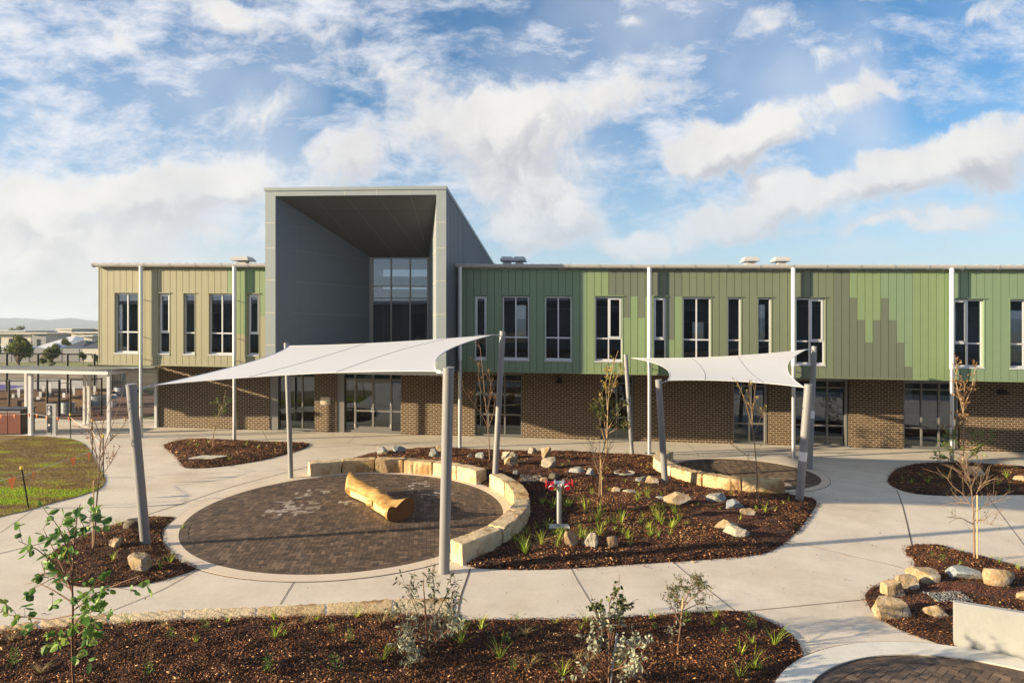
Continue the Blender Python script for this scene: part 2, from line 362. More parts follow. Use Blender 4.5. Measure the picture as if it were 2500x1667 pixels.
M['glass'] = glass_mat('window_glass', (.75, .85, 1.0), .11, (.46, .50, .54))
M['glassd'] = glass_mat('door_glass', (.75, .86, 1.0), .08, (.26, .28, .30))
# ------------------------------------------------------------ the school building
school = thing('school_building', PB((U(1250), 2.75, 0)), 'long two storey school with green and tan cladding, brick base and slate entry tower', 'building')
def BM(): return MB(PB)
DB = 2.75                                          # brick face stands this far behind the cladding
ZC0, ZC1, ZW0, ZW1, ZWT = 3.30, 7.74, 3.80, 6.57, 4.78
PITCH = .305
uL = U(241); uBL = U(386, DB); uEND = U(2500)+7
uTL, uTR = U(647.6, -2.1), U(1089, -2.1)
# --- ground floor openings (pixels along the brick face)
OPEN = [('A', 657.7, 767.6), ('B', 822, 979), ('C', 1158, 1274), ('D', 1464.6, 1546), ('E', 1789, 1876), ('F', 1940, 2073), ('G', 2206, 2344)]
bw = BM(); prev = uBL
for nm, a, b in OPEN:
    ua, ub = U(a, DB), U(b, DB)
    bw.box((prev, DB, -.05), (ua, DB+.30, ZC0-.01)); prev = ub
    bw.box((ua, DB+.02, 3.02), (ub, DB+.28, ZC0-.012), 1)
bw.box((prev, DB, -.05), (uEND, DB+.30, ZC0-.01))
bw.box((uBL, DB+.302, -.05), (uBL+.3, 14, ZC0-.01))
obj('brick_wall', bw, [M['brick'], M['dframe']], school)
# --- slabs, soffit, inside
m = BM(); m.box((uL+.03, .06, ZC0+.02), (uEND, 14, ZC0+.28)); obj('soffit', m, M['soffit'], school)
m = BM()
m.box((uBL+.31, DB+.31, -.04), (uEND-.01, 13.9, .005), 1)
m.box((uL+.1, .6, ZC0+.281), (uTL-.05, 13.9, ZC0+.30), 1); m.box((uTL-.05, 3.0, ZC0+.281), (uTR, 13.9, ZC0+.30), 1); m.box((uTR, .6, ZC0+.281), (uEND-.01, 13.9, ZC0+.30), 1)
for z0, z1, x0 in ((0, 3.25, uBL+.31), (3.6, 7.6, uL+.15)):
    x = x0
    for k in range(14):                               # rear wall with a few window slots to the far side
        nx = min(x+3.7, uEND-.05); m.box((x, 13.6, z0), (nx-.7, 13.8, z1)); m.box((nx-.7, 13.6, z0), (nx, 13.8, z0+.9)); m.box((nx-.7, 13.6, z1-.8), (nx, 13.8, z1)); x = nx
        if x > uEND-.2: break
m.box((uL+.16, .4, 6.9), (uTL-.05, 13.5, 6.95), 0); m.box((uTR+.05, .4, 6.9), (uEND-.1, 13.5, 6.95), 0)
for ux in (U(400), U(505), U(1145), U(1420), U(1640), U(1900), U(2260)):
    m.box((ux, 3.3, 3.61), (ux+.12, 13.5, 6.88))
    m.box((ux+.4, 4.2, .02), (ux+.52, 13.5, 3.2))
obj('interior_walls', m, [M['intw'], M['intf']], school)
# --- cladding boards
G0 = U(1328.1); WL0 = U(508.2)
def snap(px, g0): return g0+round((U(px)-g0)/PITCH)*PITCH
WIN = [(1158,2,0,1),(1228,4,0,0),(1328.1,4,0,0),(1449.6,4,0,2),(1592,2,0,1),(1664,4,0,0),(1773,2,0,0),(1848,2,0,0),(1942,4,0,2),(2329,4,0,3),(2466,4,0,0)]
WINL = [(283,4,0,0),(386.5,2,0,1),(447.5,2,0,0),(508.2,4,0,0),(602,2,0,1)]
wins = []
for px, n, _, st_ in WIN: u = snap(px, G0); wins.append((u, u+n*PITCH, n, st_))
for px, n, _, st_ in WINL: u = snap(px, WL0); wins.append((u, u+n*PITCH, n, st_))
TAN, GRN, SAG_SHADE, OLI, GRY, GRV = range(6)
BMATS = [M['board_tan'], M['board_green'], M['board_sage_shade'], M['board_olive'], M['board_grey'], M['groove']]
Z1_, Z2_, Z3_, Z4_ = 6.58, 5.68, 4.77, 3.80
def px_of(u): p = PB((u, 0, 0)); return CX+F*p.x/p.y
def scheme(u):                                       # colours of one board from the top down: [(lower limit, colour)...]
    x = px_of(u)
    if x < 560: return [(0, TAN)]
    if x < 650: return [(Z3_+.5 if int(x) % 2 else Z3_, GRN), (0, TAN)] if x < 618 else [(Z2_-.1, GRN), (0, TAN)]
    if x < 1430: return [(0, SAG_SHADE)]  # green run up to the tower's shadow edge, painted as shaded
    if x < 1485: return [(0, GRN)]
    if x < 1521: return [(Z1_, GRY), (0, GRN)]
    for a, b, z in ((1521,1539,Z2_),(1539,1556.5,Z1_),(1556.5,1575,Z2_),(1575,1593,Z1_),(1593,1628,Z1_),(1628,1646,Z3_),(1646,1664,Z1_)):
        if a <= x < b: return [(z, GRY), (0, GRN)]
    if x < 2035: return [(0, OLI)]
    if x < 2074: return [(0, GRY)]
    for a, b, z in ((2074,2093,Z1_),(2093,2112.5,Z2_),(2112.5,2132,Z3_),(2132,2151,Z2_),(2151,2170,Z1_),(2170,2189.5,Z2_),(2189.5,2209,Z3_),(2209,2228.5,Z4_)):
        if a <= x < b: return [(z, SAG_SHADE if x > 2150 else GRN), (0, GRY)]
    return [(0, GRN if x < 2330 else SAG_SHADE)]  # greyer green on the boards at the right end
cl = BM()
def board_run(ua, ub, g0):
    k = math.floor((ua-g0)/PITCH)
    while g0+k*PITCH < ub-.01:
        a, b = max(ua, g0+k*PITCH), min(ub, g0+(k+1)*PITCH); k += 1
        if b-a < .03: continue
        c = (a+b)/2; spans = [(ZC0, ZC1)]
        for (wa, wb, n, st_) in wins:
            if wa-.01 < c < wb+.01: spans = [(ZC0, ZW0-.03), (ZW1+.03, ZC1)]
        for z0, z1 in spans:
            top = z1
            for lim, colr in scheme(c):
                lo = max(z0, lim)
                if lo < top-.01: cl.box((a+.009, 0, lo), (b-.009, .045, top-(.004 if top < z1 else 0)), colr, random.random()); top = lo
            cl.box((a, .03, z0), (b, .16, z1), GRV)
board_run(uL, uTL+.02, WL0)
def flash(L):
  for a, b, c in L: cl.box((a, -.022, ZC0-.035), (b, .17, ZC0+.02), c)
flash(((uL, U(560), TAN), (U(560), uTL, TAN))); cl.box((uL-.02, -.012, ZC0+.02), (uL+.02, 10, ZC1), TAN); obj('cladding', cl, BMATS, school)
cl = BM(); board_run(U(1117), uEND, G0)
flash(((U(1117), U(1430), SAG_SHADE), (U(1430), U(1745), GRN), (U(1745), U(2229), OLI), (U(2229), uEND, GRN))); obj('cladding', cl, BMATS, school)
for a, b, c in () and ((uL, U(560), TAN), (U(560), uTL, TAN), (U(1117), U(1430), SAG_SHADE), (U(1430), U(1745), GRN), (U(1745), U(2229), OLI), (U(2229), uEND, GRN)):
    cl.box((a, -.022, ZC0-.035), (b, .17, ZC0+.02), c)   # drip flashing

# --- upper windows
def window(parent, ua, ub, z0, z1, d, style, fm, gm, fw=.055, n=2, trans=None, blind=None):
    f = BM(); dep = .07
    f.box((ua, d, z0), (ua+fw, d+dep, z1)); f.box((ub-fw, d, z0), (ub, d+dep, z1))
    f.box((ua+fw, d+.001, z1-fw), (ub-fw, d+dep, z1)); f.box((ua+fw, d+.001, z0), (ub-fw, d+dep, z0+fw))
    zt = trans; f.box((ua+fw, d-.004, zt-.03), (ub-fw, d+dep, zt+.03))
    cols = [ua+fw]+[ua+(ub-ua)*k/n for k in range(1, n)]+[ub-fw]
    for c in cols[1:-1]: f.box((c-.027, d-.008, z0+fw), (c+.027, d+dep, z1-fw))
    if style in (1, 2, 3):                             # an opening sash with a heavier frame
        i = {1: 0, 2: n-1, 3: 0}[style]; a, b = cols[i]+(.02 if i else 0), cols[i+1]-(.02 if i < n-1 else 0); t = .06
        za, zb = zt+.03, z1-fw
        f.box((a, d-.02, za), (a+t, d+.03, zb)); f.box((b-t, d-.02, za), (b, d+.03, zb)); f.box((a+t, d-.021, za), (b-t, d+.03, za+t)); f.box((a+t, d-.021, zb-t), (b-t, d+.03, zb))
    fo = obj('window', f, fm, parent)
    g = BM(); g.box((ua+.01, d+.04, z0+.01), (ub-.01, d+.048, z1-.01)); obj('pane', g, gm, fo)
    if blind:
        g = BM(); g.box((ua+fw, d+.16, z1-blind), (ub-fw, d+.165, z1)); g.box((ua+fw, d+.15, z1-blind-.03), (ub-fw, d+.18, z1-blind), 1); obj('blind', g, [M['blind'], M['frame']], fo)
    return fo
BL = {0: .3, 1: .35, 2: .5, 3: .4, 5: 1.0, 8: .3, 9: .3, 13: .25, 14: .3, 10: .4}
for i, (ua, ub, n, st_) in enumerate(wins):
    fo = window(school, ua+.035, ub-.035, ZW0+.05, ZW1-.02, .11, st_, M['frame'], M['glass'], n=2 if n == 4 else 1, trans=ZWT, blind=BL.get(i))
    h = BM(); ci = TAN if ub < 0 and px_of(ua) < 560 else (scheme((ua+ub)/2)[-1][1])
    h.box((ua-.02, -.05, ZW1+.0), (ub+.03, .16, ZW1+.032), ci); h.box((ua, -.012, ZW0), (ua+.035, .16, ZW1), ci); h.box((ub-.035, -.012, ZW0), (ub, .16, ZW1), ci)
    h.box((ua+.0, -.03, ZW0-.03), (ub, .16, ZW0+.0), 6); h.hexa([(ua+.036, -.03, ZW0+.001), (ub-.036, -.03, ZW0+.001), (ub-.036, .11, ZW0+.001), (ua+.036, .11, ZW0+.001), (ua+.036, -.03, ZW0+.015), (ub-.036, -.03, ZW0+.015), (ub-.036, .11, ZW0+.05), (ua+.036, .11, ZW0+.05)], 6)
    obj('sill', h, BMATS+[M['frame']], fo)
# --- ground floor glazing
for nm, a, b in OPEN:
    ua, ub = U(a, DB), U(b, DB); d = DB+.16; w_ = ub-ua
    f = BM(); bar = lambda x0, x1, z0, z1, p=0: f.box((x0, d-p, z0), (x1, d+.08, z1))
    side = .42 if nm == 'A' else (.36 if nm == 'B' else .07)
    f.box((ua, DB+.04, 0), (ua+side, d+.08, 3.02)); f.box((ub-.06, d, 0), (ub, d+.08, 3.02))
    if nm in 'EFG': f.box((ub-.15, DB+.05, 0), (ub-.061, d+.081, 3.019))
    x0, x1 = ua+side, ub-.06
    f.box((x0, d+.001, 2.93), (x1, d+.079, 3.019)); f.box((x0, d-.003, 0.02), (x1, d+.08, .12))
    if nm == 'B':
        f.box((x0, d+.001, 2.55), (x1, d+.08, 2.62))
        xs = [x0+(x1-x0)*t for t in (.0, .185, .505, .825, 1.0)]
        for q, x in enumerate(xs[1:-1]): f.box((x-.05, d-.012, .12), (x+.05, d+.08, 2.93))
        for q in (1, 2): 
            for zz in ((.12, .30), (2.42, 2.55), (1.02, 1.10)): f.box((xs[q]+.05, d-.006, zz[0]), (xs[q+1]-.05, d+.06, zz[1]))
        f.box((xs[3]+.05, d, 1.02), (xs[4], d+.06, 1.1))
        fo = obj('entry_doors', f, M['dframe'], school)
        h = BM()
        for sgn in (-1, 1): h.box((xs[2]+sgn*.03-.012, d-.07, 1.0), (xs[2]+sgn*.03+.012, d-.02, 1.25)); h.box((xs[2]+sgn*.03-.08*(sgn < 0), d-.075, 1.04), (xs[2]+sgn*.03+.08*(sgn > 0)+.01, d-.05, 1.06))
        obj('door_handle', h, M['frame'], fo)
        for x in (xs[1], xs[3]):
            for z in (.35, 1.45, 2.4): h = BM(); h.tube([(x, d-.05, z-.09), (x, d-.055, z+.09)], .022, 6); obj('hinge', h, M['white'], fo)
    else:
        zt = .93 if nm in 'EFG' else (.98 if nm == 'A' else 1.05)
        f.box((x0, d-.004, zt-.035), (x1, d+.08, zt+.035)); f.box((x0, d+.0005, 2.62), (x1, d+.079, 2.68))
        n = {'A': [.66], 'C': [.27, .64], 'D': [.5], 'E': [.48], 'F': [.30, .63], 'G': [.34, .67]}[nm]
        for t in n: x = x0+(x1-x0)*t; f.box((x-.035, d-.01, .12), (x+.035, d+.08, 2.93))
        fo = obj('window', f, M['dframe'], school)
        for j in range(3):                               # louvre strip over the glass
            f = BM(); f.box((x0, d+.055, 2.70+j*.075), (x1, d+.10, 2.725+j*.075)); obj('louvre', f, M['dark'], fo)
    g = BM(); g.box((x0-.01, d+.04, .1), (x1+.01, d+.048, 2.95)); obj('pane', g, M['glassd'], fo)
    if nm != 'B':
        g = BM(); g.box((ua, DB-.04, -.03), (ub, d, .045)); obj('threshold', g, M['dframe'], fo)
# --- gutter, brackets, roof, fascia
def gut(ua, ub):
    g = BM(); n = 9; prof = [(-.30+.0-.11*math.sin(t)*1.0+.11, 7.86-.16*math.sin(t)) for t in [0]]
    prof = []
    for k in range(n):
        a = math.pi*k/(n-1); prof.append((-.20-.12*math.cos(a), 7.885-.15*math.sin(a)))
    prof += [(-.08, 7.90), (-.32, 7.90)]
    V = [(ua, d, z) for d, z in prof]+[(ub, d, z) for d, z in prof]; k = len(prof)
    g.add(V, [(i, (i+1) % k, k+(i+1) % k, k+i) for i in range(k)]+[tuple(range(k-1, -1, -1)), tuple(range(k, 2*k))])
    return g
obj('gutter', gut(uL-.14, uTL-.01), M['gutter'], school, smooth=True); obj('gutter', gut(uTR+.02, uEND), M['gutter'], school, smooth=True)
def bracket(u):
    g = BM(); V = []
    for k in range(9):
        a = math.pi*k/8; V.append((-.20-.137*math.cos(a), 7.885-.168*math.sin(a)))
    for k in range(8):
        (d0, z0), (d1, z1) = V[k], V[k+1]; g.hexa([(u, d0, z0), (u+.035, d0, z0), (u+.035, d1, z1), (u, d1, z1), (u, d0, z0+.012), (u+.035, d0, z0+.012), (u+.035, d1, z1+.012), (u, d1, z1+.012)])
    return g
x = uL-.1
while x < uTL-.2: obj('gutter_bracket', bracket(x), M['gutter'], school); x += 1.235
x = uTR+.9
while x < uEND: obj('gutter_bracket', bracket(x), M['gutter'], school); x += 1.31
rf = BM()
for a, b in ((uL-.22, uTL), (uTR+.02, uEND)):
    rf.hexa([(a, -.18, 7.86), (b, -.18, 7.86), (b, 14.2, 8.40), (a, 14.2, 8.40), (a, -.18, 7.905), (b, -.18, 7.905), (b, 14.2, 8.47), (a, 14.2, 8.47)])
    x = a+.05
    while x < b-.1: rf.hexa([(x, -.17, 7.9), (x+.05, -.17, 7.9), (x+.05, 14.1, 8.46), (x, 14.1, 8.46), (x, -.17, 7.935), (x+.05, -.17, 7.935), (x+.05, 14.1, 8.50), (x, 14.1, 8.50)]); x += .406
rf.hexa([(uTL+.05, 13.2, 7.8), (uTR-.05, 13.2, 7.8), (uTR-.05, 14.2, 7.8), (uTL+.05, 14.2, 7.8), (uTL+.05, 13.2, 8.4), (uTR-.05, 13.2, 8.4), (uTR-.05, 14.2, 8.45), (uTL+.05, 14.2, 8.45)])
rf.box((uL-.12, .0, ZC1-.05), (uTL, .03, 7.84)); rf.box((uTR+.03, .0, ZC1-.05), (uEND, .03, 7.84))
obj('roof', rf, M['roof'], school)
# --- roof ventilators
for px, wd, hi in ((594, .62, .30), (1239, .42, .20), (1269, .42, .20), (1830, .46, .26), (1905, .46, .26)):
    d = 2.2; u = U(px, d); z = 8.06; v = BM()
    v.box((u-wd*.45, d-.3, z-.1), (u+wd*.45, d+.3, z+.12)); v.box((u-wd*.3, d-.2, z+.12), (u+wd*.3, d+.2, z+.24))
    v.hexa([(u-wd*.72, d-.42, z+.26), (u+wd*.72, d-.42, z+.26), (u+wd*.72, d+.42, z+.26), (u-wd*.72, d+.42, z+.26), (u-wd*.55, d-.3, z+.40), (u+wd*.55, d-.3, z+.40), (u+wd*.55, d+.3, z+.40), (u-wd*.55, d+.3, z+.40)])
    v.box((u-wd*.72, d-.42, z+.20), (u+wd*.72, d+.42, z+.258)); obj('roof_vent', v, M['gutter'], school)
# --- posts with white downpipes above, galvanised below
for px, py in ((344.5, 1069), (572.5, 1073), (1123, 1091.5), (1585.5, 1108), (1937, 1118.5), (2324, 1133)):
    dp = -.23; u = U(px, dp); c = BM()
    c.tube([(u, dp, ZW0-.03), (u, dp, 7.78)], .088, 16); c.tube([(u, dp, -.02), (u, dp, ZW0+.02)], .078, 16, 1)
    co = obj('column', c, [M['white'], M['galv']], school, smooth=True)
    c = BM(); c.box((u-.19, dp-.19, -.01), (u+.19, dp+.19, .015)); obj('base_plate', c, M['galv'], co)
    for z in (6.25, 4.55, 3.55):
        c = BM(); c.tube([(u+.03, dp, z), (u+.03, .01, z)], .018, 6); obj('stay', c, M['galv'], co)
# --- entry tower: sloped box pushed out of the facade, open to the front
tw = school
ZT = 10.86; def_top = lambda d: ZT-(d+2.1)*.111
uIL, uIR = U(672.4, -2.1), U(1065, -2.1); DW = 2.9
uBLk, uBRk = U(904, DW), U(1047.5, DW); zf_in = 10.52; zb_in = ZB(975, 627.5, DW)
f = BM(); DF = -2.1
f.box((uTL, DF, ZC0-.02), (uIL, DF+.10, ZT-.13)); f.box((uIR, DF, ZC0-.02), (uTR, DF+.10, ZT-.13)); f.box((uIL, DF, zf_in), (uIR, DF+.10, ZT-.13))
lv = [ZB(660, y, DF) for y in (544.4, 605.5, 683.3, 763.3, 842)]
for z in lv: f.box((uTL+.003, DF-.004, z-.012), (uIL-.003, DF+.02, z+.012), 1); f.box((uIR+.003, DF-.004, z-.012), (uTR-.003, DF+.02, z+.012), 1)
for px in (672.4, 762, 841, 919.5, 1000, 1065): u = U(px, DF); f.box((u-.011, DF-.004, zf_in+.003), (u+.011, DF+.02, ZT-.14), 1)
obj('tower_front_frame', f, [M['panel'], M['pjoint']], school)
f = BM(); f.box((uTL-.03, DF-.04, ZT-.13), (uTR+.03, DF+.12, ZT)); 
f.hexa([(uTL-.03, DF+.12, def_top(DF+.12)-.16), (uTR+.03, DF+.12, def_top(DF+.12)-.16), (uTR+.03, 14, def_top(14)-.16), (uTL-.03, 14, def_top(14)-.16),
        (uTL-.03, DF+.12, def_top(DF+.12)), (uTR+.03, DF+.12, def_top(DF+.12)), (uTR+.03, 14, def_top(14)), (uTL-.03, 14, def_top(14))])
obj('tower_roof', f, M['panel'], school)
f = BM()
for u0, u1, sgn in ((uTL, uTL+.09, -1), (uTR-.09, uTR, 1)):
    f.hexa([(u0, DF+.101, ZC0-.02), (u1, DF+.101, ZC0-.02), (u1, 14, ZC0-.02), (u0, 14, ZC0-.02), (u0, DF+.101, def_top(DF)-.17), (u1, DF+.101, def_top(DF)-.17), (u1, 14, def_top(14)-.17), (u0, 14, def_top(14)-.17)])
    d = DF+.3; uo = u1 if sgn > 0 else u0-.02
    while d < 13.6:
        f.hexa([(uo, d, ZC0), (uo+.02, d, ZC0), (uo+.02, d+.03, ZC0), (uo, d+.03, ZC0), (uo, d, def_top(d)-.18), (uo+.02, d, def_top(d)-.18), (uo+.02, d+.03, def_top(d)-.18), (uo, d+.03, def_top(d)-.18)]); d += .305
obj('tower_side_wall', f, M['tside'], school)
f = BM()
def quadslab(V, n, m=0):                             # V four corners, thickness along n
    n = Vector(n); f.hexa([V[0], V[1], V[2], V[3]]+[tuple(Vector(v)+n) for v in V], m)
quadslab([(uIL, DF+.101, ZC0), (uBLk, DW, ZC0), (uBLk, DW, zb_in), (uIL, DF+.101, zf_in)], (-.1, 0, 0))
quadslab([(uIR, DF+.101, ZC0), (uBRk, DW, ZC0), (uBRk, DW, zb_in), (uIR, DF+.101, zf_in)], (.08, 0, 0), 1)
zs = lv
def wline(u, d): return uIL+(uBLk-uIL)*(d-DF-.1)/(DW-DF-.1)
def wtop(d): return zf_in+(zb_in-zf_in)*(d-DF-.1)/(DW-DF-.1)
for z in zs:
    dmax = DW if z < zb_in else DF+.1+(z-zf_in)/(zb_in-zf_in)*(DW-DF-.1)
    for (ua, ub_, off, mm) in ((uIL, uBLk, .004, 3), (uIR, uBRk, -.004, 2)):
        t1 = (dmax-DF-.1)/(DW-DF-.1); ue = ua+(ub_-ua)*t1
        f.hexa([(ua+off, DF+.12, z-.011), (ue+off, dmax-.05, z-.011), (ue, dmax-.05, z-.011), (ua, DF+.12, z-.011), (ua+off, DF+.12, z+.011), (ue+off, dmax-.05, z+.011), (ue, dmax-.05, z+.011), (ua, DF+.12, z+.011)], mm)
d = -.75; uu = wline(0, d); f.box((uu-.01, d-.012, ZC0), (uu+.005, d+.012, wtop(d)), 3)
obj('tower_inner_wall', f, [M['pdark'], M['panel'], M['pjoint'], M['pjoint2']], school)
f = BM()
f.hexa([(uIL, DF+.10, zf_in), (uIR, DF+.10, zf_in), (uBRk, DW, zb_in), (uBLk, DW, zb_in), (uIL, DF+.10, zf_in+.1), (uIR, DF+.10, zf_in+.1), (uBRk, DW, zb_in+.1), (uBLk, DW, zb_in+.1)])
def cp(t, s): d = DF+.10+(DW-DF-.10)*s; a = uIL+(uBLk-uIL)*s; b = uIR+(uBRk-uIR)*s; return Vector((a+(b-a)*t, d, zf_in+(zb_in-zf_in)*s-.004))
def cstrip(p, q, wv):
    wv = Vector(wv); f.add([p-wv, p+wv, q+wv, q-wv], [(0, 1, 2, 3)], 1)
u_a = uIL
for px in (762, 841, 919.5, 1000):
    u = U(px, DF); t = (u-uIL)/(uIR-uIL); tt = (u+2.15-uBLk)/(uBRk-uBLk)  # joints run back towards the window
    e = uIR-.02
    # keep each joint parallel in plan
    s_end = 1.0
    P_ = Vector((u, DF+.12, wtop(DF+.12)-.004)); du = .42*(DW-DF)
    Q_ = Vector((u+du*.35, DW, zb_in-.004)); lo, hi = uBLk, uBRk
    if Q_.x < lo:
        # meets the splayed wall first
        for k in range(100):
            s_ = k/100; d = DF+.1+(DW-DF-.1)*s_; ux = P_.x+(Q_.x-P_.x)*s_
            if ux < wline(0, d)+.01: Q_ = Vector((ux, d, wtop(d)-.004)); break
    if Q_.x > hi: Q_.x = hi
    cstrip(P_, Q_, (.011, 0, 0))
cstrip(cp(0, .22), cp(1, .22), (0, .02, 0)); 
obj('tower_ceiling', f, [M['ceil'], M['pjoint2']], school)
f = BM(); f.box((uIL-.05, DF+.02, ZC0-.08), (uTR-.01, DW+.1, ZC0-.021)); f.box((uTL+.01, DF+.02, ZC0-.08), (uIL-.051, DB, ZC0-.021)); obj('tower_floor', f, M['soffit'], school)
# tower window
f = BM(); ua, ub = uBLk+.02, uBRk-.02; z0, z1 = 3.7, zb_in-.03; d = DW-.05
vs = [U(x, DW) for x in (910, 955.7, 1002, 1045)]
for u in vs: f.box((u-.035, d-.01, z0), (u+.035, d+.08, z1))
for z in [ZB(975, y, DW) for y in (631, 699, 728)]+[z0+.03]: f.box((ua, d, z-.03), (ub, d+.075, z+.03))
f.box((uBLk-.02, d-.02, ZC0), (vs[0]-.02, d+.08, z1)); f.box((vs[-1]+.03, d-.02, ZC0), (uBRk+.02, d+.08, z1))
fo = obj('window', f, M['dframe'], school); g = BM(); g.box((ua, d+.03, z0), (ub, d+.038, z1)); obj('pane', g, M['glass'], fo)
f = BM(); zc = ZB(975, 735, DW)
f.box((uBLk+.35, d+.75, 3.61), (uBLk+.47, d+4, zc)); f.box((vs[1]+.2, d+1.9, 3.61), (vs[1]+.7, d+2.0, zc))
f.box((uBLk-.6, d+4, 3.61), (uBRk+1.5, d+4.12, zc)); f.box((uBLk-.1, d+.2, zc), (uBRk+.06, d+4, zc+.1))
for z in (ZB(975, 711, DW), ZB(975, 723, DW)): f.box((ua, d+.3, z), (ub, d+.5, z+.05), 1)
obj('foyer_walls', f, [M['cream'], M['frame']], school)
# --- small things on the brick
for px, py in ((1365, 930), (2444, 957)):
    l = BM(); d = DB; u = U(px, d); z = ZB(px, py, d)
    l.tube([(u, d+.01, z+.1), (u, d-.12, z+.08)], .04, 8); l.hexa([(u-.20, d-.32, z-.08), (u+.20, d-.32, z-.08), (u+.16, d-.02, z-.08), (u-.16, d-.02, z-.08), (u-.09, d-.20, z+.10), (u+.09, d-.20, z+.10), (u+.09, d-.03, z+.13), (u-.09, d-.03, z+.13)])
    tag(obj('wall_light', l, M['dark'], school), 'black wall light')
l = BM(); d = DB; l.box((U(782.5, d), d-.03, ZB(790, 988, d)), (U(807, d), d-.001, ZB(790, 968.5, d))); l.box((U(783.5, d), d-.037, ZB(790, 987, d)), (U(806, d), d-.0301, ZB(790, 969.5, d)), 1)
obj('wall_plaque', l, [M['gutter'], M['plaque']], school)
# ------------------------------------------------------------ ground sheets
def flat_poly(name, pts, z, m, label=None, kind='structure'):
    b = MB(); b.add([(p[0], p[1], S(p[0])+z) for p in pts], [tuple(range(len(pts)))])
    o = obj(name, b, m); me = o.data; bm = bmesh.new(); bm.from_mesh(me); bmesh.ops.triangulate(bm, faces=bm.faces)
    for f in bm.faces:
        if f.normal.z < 0: f.normal_flip()
    bm.to_mesh(me); bm.free(); o['kind'] = kind; return o
def smooth_poly(px, n=6, closed=True):              # Catmull-Rom through unprojected pixels
    P = [G(*p).xy for p in px]; out = []; k = len(P)
    for i in range(k if closed else k-1):
        p0, p1, p2, p3 = (P[(i-1) % k], P[i], P[(i+1) % k], P[(i+2) % k]) if closed else (P[max(i-1, 0)], P[i], P[i+1], P[min(i+2, k-1)])
        for j in range(n):
            t = j/n; out.append(.5*((2*p1)+(-p0+p2)*t+(2*p0-5*p1+4*p2-p3)*t*t+(-p0+3*p1-3*p2+p3)*t**3))
    if not closed: out.append(P[-1])
    return out
def terr(x, y):
    d = math.hypot(x, y); k = min(1, max(0, (d-118)/150)); k = k*k*(3-2*k); return S(x)-3.4*k
g = MB(); rad = [0, 6, 12, 20, 30, 40, 50, 62, 75, 90, 110, 135, 165, 200, 260, 360, 520, 800, 1300, 2200, 4000]; NA = 96; V = [(0, 0, -.03)]
for r in rad[1:]:
    for k in range(NA): a = 2*math.pi*k/NA; x, y = r*math.cos(a), r*math.sin(a); V.append((x, y, terr(x, y)-.03))
fs = [(0, 1+k, 1+(k+1) % NA) for k in range(NA)]
for i in range(len(rad)-2):
    for k in range(NA): a, b = 1+i*NA+k, 1+i*NA+(k+1) % NA; fs.append((a, a+NA, b+NA, b))
g.add(V, fs); M['far'] = mat('far_ground', (.10, .12, .045), .95, var=.25, vscale=.03, col2=(.22, .17, .08), c2=(.4, .6))
obj('ground', g, M['far'])['kind'] = 'structure'
flat_poly('path', [(-44.9, 2), (40, 2), (40, 26.5), (22, 31.5), (-16.9, 35.5), (-44.9, 35.5)], 0, M['conc'])
ap = smooth_poly([(-60, 1055), (120, 1066), (250, 1082), (365, 1083), (600, 1079), (800, 1082), (1000, 1088), (1250, 1099), (1500, 1108), (1700, 1116), (1950, 1124), (2100, 1127), (2300, 1139), (2600, 1152)], 4, False)
flat_poly('apron', [Vector((-44.9, ap[0].y))]+ap+[Vector((30, ap[-1].y)), PB((uEND, DB+.1, 0)).xy, PB((uBL, DB+.1, 0)).xy, Vector((-18.5, 35.4)), Vector((-44.9, 35.4))], .004, M['apron'])
# circles fitted to the paving edges
def fit_circle(px):
    P = np.array([G(*p).xy[:] for p in px]); A = np.c_[2*P, np.ones(len(P))]; s, *_ = np.linalg.lstsq(A, (P**2).sum(1), rcond=None)
    return (s[0], s[1]), math.sqrt(s[2]+s[0]**2+s[1]**2)
C1, R1, K1 = (-4.47, 18.26), 4.69, .90           # the big paved round is a little narrower than it is deep
def squash(o):
    for v in o.data.vertices: v.co.x = C1[0]+(v.co.x+o.location.x-C1[0])*K1-o.location.x
    return o
C2, R2 = fit_circle([(1652,1128),(1720,1122.7),(1800,1124),(1996,1168),(1985,1185),(1935,1198),(1925,1134)])
C3, R3 = fit_circle([(1976,1667),(2019,1646),(2081,1621),(2153,1606),(2236,1601),(2298,1604.6),(2406,1621),(2500,1642.6)])
print('circles', C1, R1, C2, R2, C3, R3)
def ringflat(name, c, r0, r1, z, m, n=120):
    b = MB(); b.ring(c, r0, r1, z-.02, z, n); b.slope(); o = obj(name, b, m); o['kind'] = 'structure'; return squash(o) if c is C1 else o
